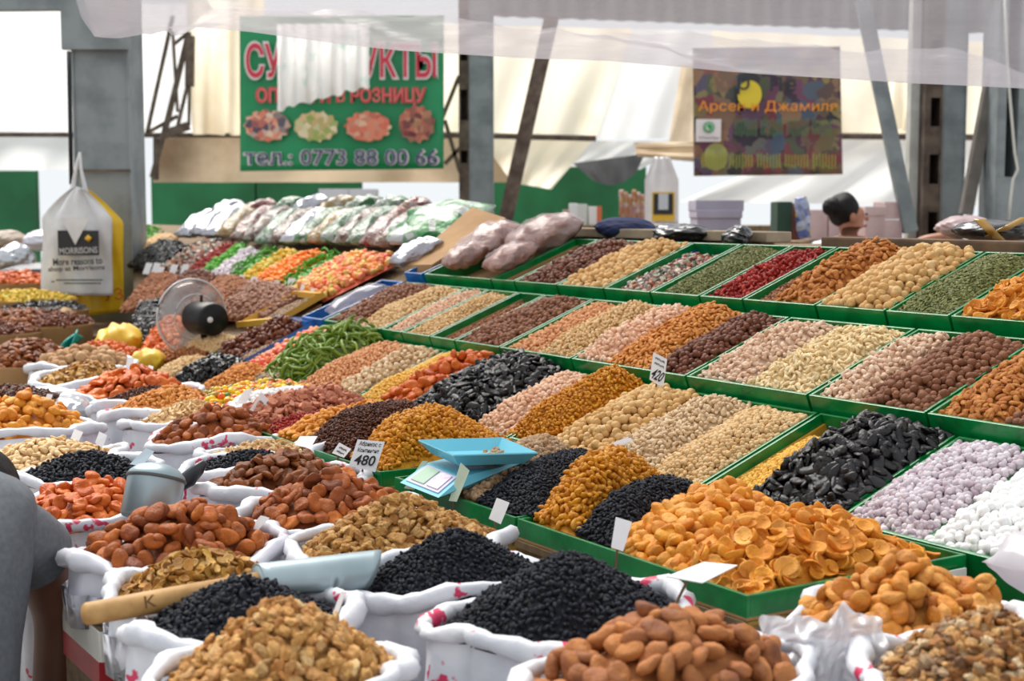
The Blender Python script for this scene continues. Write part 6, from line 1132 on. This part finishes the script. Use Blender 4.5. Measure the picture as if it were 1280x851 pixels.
printed('grey carton with lime green print under the toasted beans', .505, -.58, .17, .25, .635, .955, [('lime_patch', 'L', .02, .16, .7, .95, M_pl), ('pale_panel', 'L', .16, .7, .3, .9, M_pw), ('brown_picture', 'L', .2, .55, .65, .85, mat('picture_brown', (190, 140, 104), (120, 84, 66), .5, 30)), ('grey_panel', 'D', 0, 1, .1, 1, M_pgr2)])
# ------------------------------------------------------------------ people
def skin_body(name, nodes, edges, m, parent=None, sub=2, root=0):
    me = bpy.data.meshes.new(name); me.from_pydata([n[0] for n in nodes], edges, []); me.update(); o = obj(name, me, m, parent)
    o.modifiers.new('skin', 'SKIN'); lay = me.skin_vertices[0] if len(me.skin_vertices) else None
    if lay is None: me.skin_vertices.new(); lay = me.skin_vertices[0]
    for i, n in enumerate(nodes):
        r = n[1]; lay.data[i].radius = r if hasattr(r, '__len__') else (r, r)
    lay.data[root].use_root = True
    s = o.modifiers.new('sub', 'SUBSURF'); s.levels = sub; s.render_levels = sub; o.modifiers['skin'].use_smooth_shade = True; return o
M_skin = mat('skin', (176, 120, 92), (160, 104, 80), .55, 8); M_skind = mat('tanned_skin', (112, 72, 54), (96, 60, 46), .55, 8); M_hair = mat('dark_hair', (30, 24, 24), (16, 13, 14), .6, 60, .5, .004, spec=.2)
M_shirt = mat('grey_marl_cotton', (104, 108, 114), (92, 96, 102), .95, 90, .15, .002); M_trou = mat('dark_grey_trousers', (70, 70, 74), (56, 56, 60), .9, 20)
def ch(nodes_list):               # chains of ((x, y, z), r) joined at named indices
    N = []; E = []
    for start, pts in nodes_list:
        prev = start
        for p in pts:
            N.append(p); i = len(N) - 1
            if prev is not None: E.append((prev, i))
            prev = i
    return N, E
man = thing('person', 'person in a grey T-shirt crouching over the sacks', 'person', (-.89, 2.0, 0)); mo = np.array(man.location)
def L3(*p): return tuple(float(v) for v in (np.array(p) - mo))
N, E = ch([(None, [(L3(-0.923, 1.98, .58), (.15, .12)), (L3(-0.923, 2.02, .78), (.13, .09)), (L3(-0.923, 2.09, .97), (.15, .09)), (L3(-0.923, 2.17, 1.10), (.13, .07)), (L3(-0.923, 2.24, 1.14), .052), (L3(-0.918, 2.31, 1.12), .07), (L3(-0.913, 2.38, 1.08), .086), (L3(-0.913, 2.44, 1.03), .07)]),
           (3, [(L3(-0.778, 2.16, 1.10), .055), (L3(-0.758, 2.27, 1.03), .046), (L3(-0.748, 2.33, .93), .042), (L3(-0.763, 2.33, .80), .036), (L3(-0.793, 2.35, .70), .027), (L3(-0.803, 2.37, .65), (.036, .018))]),
           (3, [(L3(-1.068, 2.16, 1.10), .055), (L3(-1.093, 2.27, 1.03), .046), (L3(-1.103, 2.33, .93), .042), (L3(-1.093, 2.36, .80), .036), (L3(-1.073, 2.38, .70), .027), (L3(-1.063, 2.40, .65), (.036, .018))]),
           (0, [(L3(-0.853, 2.02, .55), .10), (L3(-0.853, 2.36, .56), .072), (L3(-0.863, 2.28, .30), .055), (L3(-0.863, 2.20, .08), .042), (L3(-0.863, 2.31, .04), .042)]),
           (0, [(L3(-1.003, 2.02, .55), .10), (L3(-1.023, 2.36, .56), .072), (L3(-1.023, 2.28, .30), .055), (L3(-1.023, 2.20, .08), .042), (L3(-1.023, 2.31, .04), .042)])])
skin_body('body', N, E, M_skind, man)
for base, s_ in ((np.array(L3(-0.803, 2.37, .65)), 1), (np.array(L3(-1.063, 2.40, .65)), -1)):
    for k in range(5):
        off = np.array([(k - 2) * .016, 0, 0]) if k < 4 else np.array([-.036 * s_, -.02, 0]); l = [.07, .08, .076, .062, .05][k]; dr = np.array([0, .72, -.7])
        n_, e_ = ch([(None, [(tuple(base + off * .8), .009), (tuple(base + off + dr * l * .55), .0085), (tuple(base + off + dr * l * .8 + np.array([0, -.01, -.02])), .0075)])]); skin_body('finger', n_, e_, M_skind, man, 1)
bb = MB()                         # T-shirt: torso rings, then two sleeves, with soft folds
rings = [(-.92, 1.96, .56, .198, .140), (-.92, 1.97, .64, .204, .140), (-.92, 1.99, .74, .203, .130), (-.92, 2.02, .84, .198, .122), (-.92, 2.055, .93, .194, .118), (-.92, 2.09, 1.01, .192, .114), (-.92, 2.125, 1.08, .196, .106), (-.92, 2.155, 1.13, .196, .094), (-.92, 2.18, 1.165, .184, .078), (-.92, 2.20, 1.186, .150, .064), (-.92, 2.225, 1.20, .085, .056)]
n = 56; V = []; Fc = []
for j, (cx_, cy_, cz_, hw, hd) in enumerate(rings):
    for k in range(n):
        a = 2 * pi * k / n; ca, sa = cos(a), sin(a); f = .004 * sin(3 * a + j * .9) + .005 * sin(5 * a - j * 1.3) * (1 if j < 7 else .2) + .003 * sin(9 * a + 2.1 * j)
        sx = abs(ca) ** .8 * (1 if ca > 0 else -1); sy = abs(sa) ** .85 * (1 if sa > 0 else -1); dent = .012 * math.exp(-(ca / .16) ** 2) * (sa < 0)
        V.append(np.array(L3(cx_, cy_, cz_)) + np.array([sx * (hw + f), sy * (hd + f) + dent, -.25 * sy * hd]))
for j in range(len(rings) - 1):
    for k in range(n): Fc.append((j * n + k, j * n + (k + 1) % n, (j + 1) * n + (k + 1) % n, (j + 1) * n + k))
bb.add(V, Fc)
for s_ in (-1, 1):
    pts = [(-.92 - s_ * .09, 2.15, 1.125), (-.92 - s_ * .13, 2.165, 1.115), (-.92 - s_ * .145, 2.19, 1.095), (-.92 - s_ * .152, 2.225, 1.075), (-.92 - s_ * .158, 2.26, 1.05)]
    bb.tube([np.array(L3(*p)) for p in pts], [.056, .062, .063, .062, .062], 24, False)
md = bb.build('t_shirt', M_shirt, man, True).modifiers.new('sub', 'SUBSURF'); md.levels = 1; md.render_levels = 1
bb = MB(); bb.tube([np.array(L3(-.92 + .058 * cos(k * 2 * pi / 24), 2.245 + .05 * sin(k * 2 * pi / 24), 1.20 + .0 * k)) for k in range(25)], .008, 8, False); bb.build('collar', M_shirt, man, True)
TN, TE = ch([(None, [(L3(-.89, 1.97, .60), (.18, .14)), (L3(-.89, 1.98, .52), (.18, .14))]), (1, [(L3(-.82, 2.08, .55), .11), (L3(-.82, 2.36, .57), .088), (L3(-.83, 2.22, .14), .072)]), (1, [(L3(-.97, 2.08, .55), .11), (L3(-.99, 2.36, .57), .088), (L3(-.99, 2.22, .14), .072)])])
skin_body('trousers', TN, TE, M_trou, man, 2)
V, Fc = ico(4); w_ = 1 + .05 * wob(V, 3, 7); P = V * w_[:, None] * np.array([.088, .10, .085]) + np.array(L3(-.905, 2.345, 1.13)); obj('hair', mesh_np('hair', P, Fc), M_hair, man)
for s_ in (-1, 1):
    bb = MB(); bb.lathe([(0, -.012), (.02, -.01), (.028, 0), (.02, .01), (0, .012)], np.array(L3(-.905 + s_ * .086, 2.37, 1.09)), (np.array([0, 1.0, 0]), ZZ, np.array([1.0, 0, 0])), 14); bb.build('ear', M_skind, man, True)
# woman behind the stall
wx, wy = at_Y(1062, 268, 8.2)[0], 8.2
wo = thing('person', 'woman with dark hair in a bun wearing a white top', 'person', (wx, wy, 0))
hz = at_Y(1062, 272, 8.2)[2]
N, E = ch([(None, [((0, 0, .86), (.15, .11)), ((0, 0, 1.02), (.13, .09)), ((0, 0, 1.18), (.14, .095)), ((0, 0, hz - .15), (.13, .07)), ((.0, .01, hz - .10), .05), ((.005, .01, hz - .05), .072), ((.01, .012, hz + .02), .092), ((.01, .01, hz + .075), .065)]),
           (3, [((.18, 0, hz - .18), .05), ((.26, .0, hz - .24), .042), ((.40, -.08, hz - .13), .034), ((.52, -.14, hz - .10), .026), ((.60, -.16, hz - .095), (.034, .016))]), (3, [((-.18, 0, hz - .18), .05), ((-.22, -.02, 1.05), .04), ((-.2, -.12, .88), .03), ((-.18, -.2, .84), (.034, .016))]),
           (0, [((.09, 0, .78), .10), ((.09, .01, .45), .065), ((.09, 0, .08), .042), ((.09, -.1, .04), .04)]), (0, [((-.09, 0, .78), .10), ((-.09, .01, .45), .065), ((-.09, 0, .08), .042), ((-.09, -.1, .04), .04)])])
skin_body('body', N, E, M_skin, wo)
for base, dr in ((np.array((.60, -.16, hz - .095)), np.array((.95, -.2, -.2))), (np.array((-.18, -.2, .84)), np.array((0, -.5, -.85)))):
    sd = np.cross(dr, ZZ); sd /= np.linalg.norm(sd)
    for k in range(5):
        off = sd * (k - 1.5) * .015 if k < 4 else sd * .04; l = [.07, .078, .074, .06, .045][k]; n_, e_ = ch([(None, [(tuple(base + off * .8), .008), (tuple(base + off + dr * l * .6), .0075), (tuple(base + off + dr * l + np.array([0, 0, -.012])), .0065)])]); skin_body('finger', n_, e_, M_skin, wo, 1)
SN, SE = ch([(None, [((0, 0, .84), (.17, .13)), ((0, 0, 1.02), (.15, .105)), ((0, 0, 1.18), (.16, .11)), ((0, 0, hz - .14), (.15, .085)), ((0, .005, hz - .10), .062)]), (3, [((.17, 0, hz - .18), .062), ((.225, 0, hz - .24), .06)]), (3, [((-.17, 0, hz - .18), .062), ((-.215, 0, hz - .24), .06)])])
skin_body('white_top', SN, SE, mat('white_cotton', (222, 226, 232), (208, 212, 220), .9, 12), wo, 2)
n_, e_ = ch([(None, [((0, 0, .86), (.165, .13)), ((0, 0, .76), (.165, .125))]), (1, [((.09, 0, .66), .105), ((.09, .0, .4), .08), ((.09, 0, .12), .06)]), (1, [((-.09, 0, .66), .105), ((-.09, 0, .4), .08), ((-.09, 0, .12), .06)])]); skin_body('trousers', n_, e_, M_trou, wo, 2)
V, Fc = ico(3); P = V * (1 + .05 * wob(V, 5, 7))[:, None] * np.array([.088, .104, .10]) + np.array((-.032, .012, hz + .045)); P[:, 0] = np.where((P[:, 2] < hz) & (P[:, 0] > .04), .04 + (P[:, 0] - .04) * .2, P[:, 0]); hr = obj('hair', mesh_np('hair', P, Fc), M_hair, wo)
V, Fc = ico(3); P = V * (1 + .06 * wob(V, 8, 8))[:, None] * np.array([.06, .06, .055]) + np.array((-.10, -.02, hz + .06)); obj('hair_bun', mesh_np('hair_bun', P, Fc), M_hair, wo)
for nm, c_, r_, m in (('nose', (.098, .0, hz - .005), (.012, .010, .014), M_skin), ('eye', (.088, -.035, hz + .02), (.008, .012, .006), M_hair), ('mouth', (.088, -.012, hz - .045), (.01, .022, .006), mat('lips', (150, 80, 76), None, .5)), ('ear', (.0, -.088, hz + .0), (.018, .012, .028), M_skin)):
    V, Fc = ico(2); obj(nm, mesh_np(nm, V * np.array(r_) + np.array(c_), Fc), m, wo)
flush_heaps()
print('individual pieces', NIND, 'objects', len(bpy.data.objects))
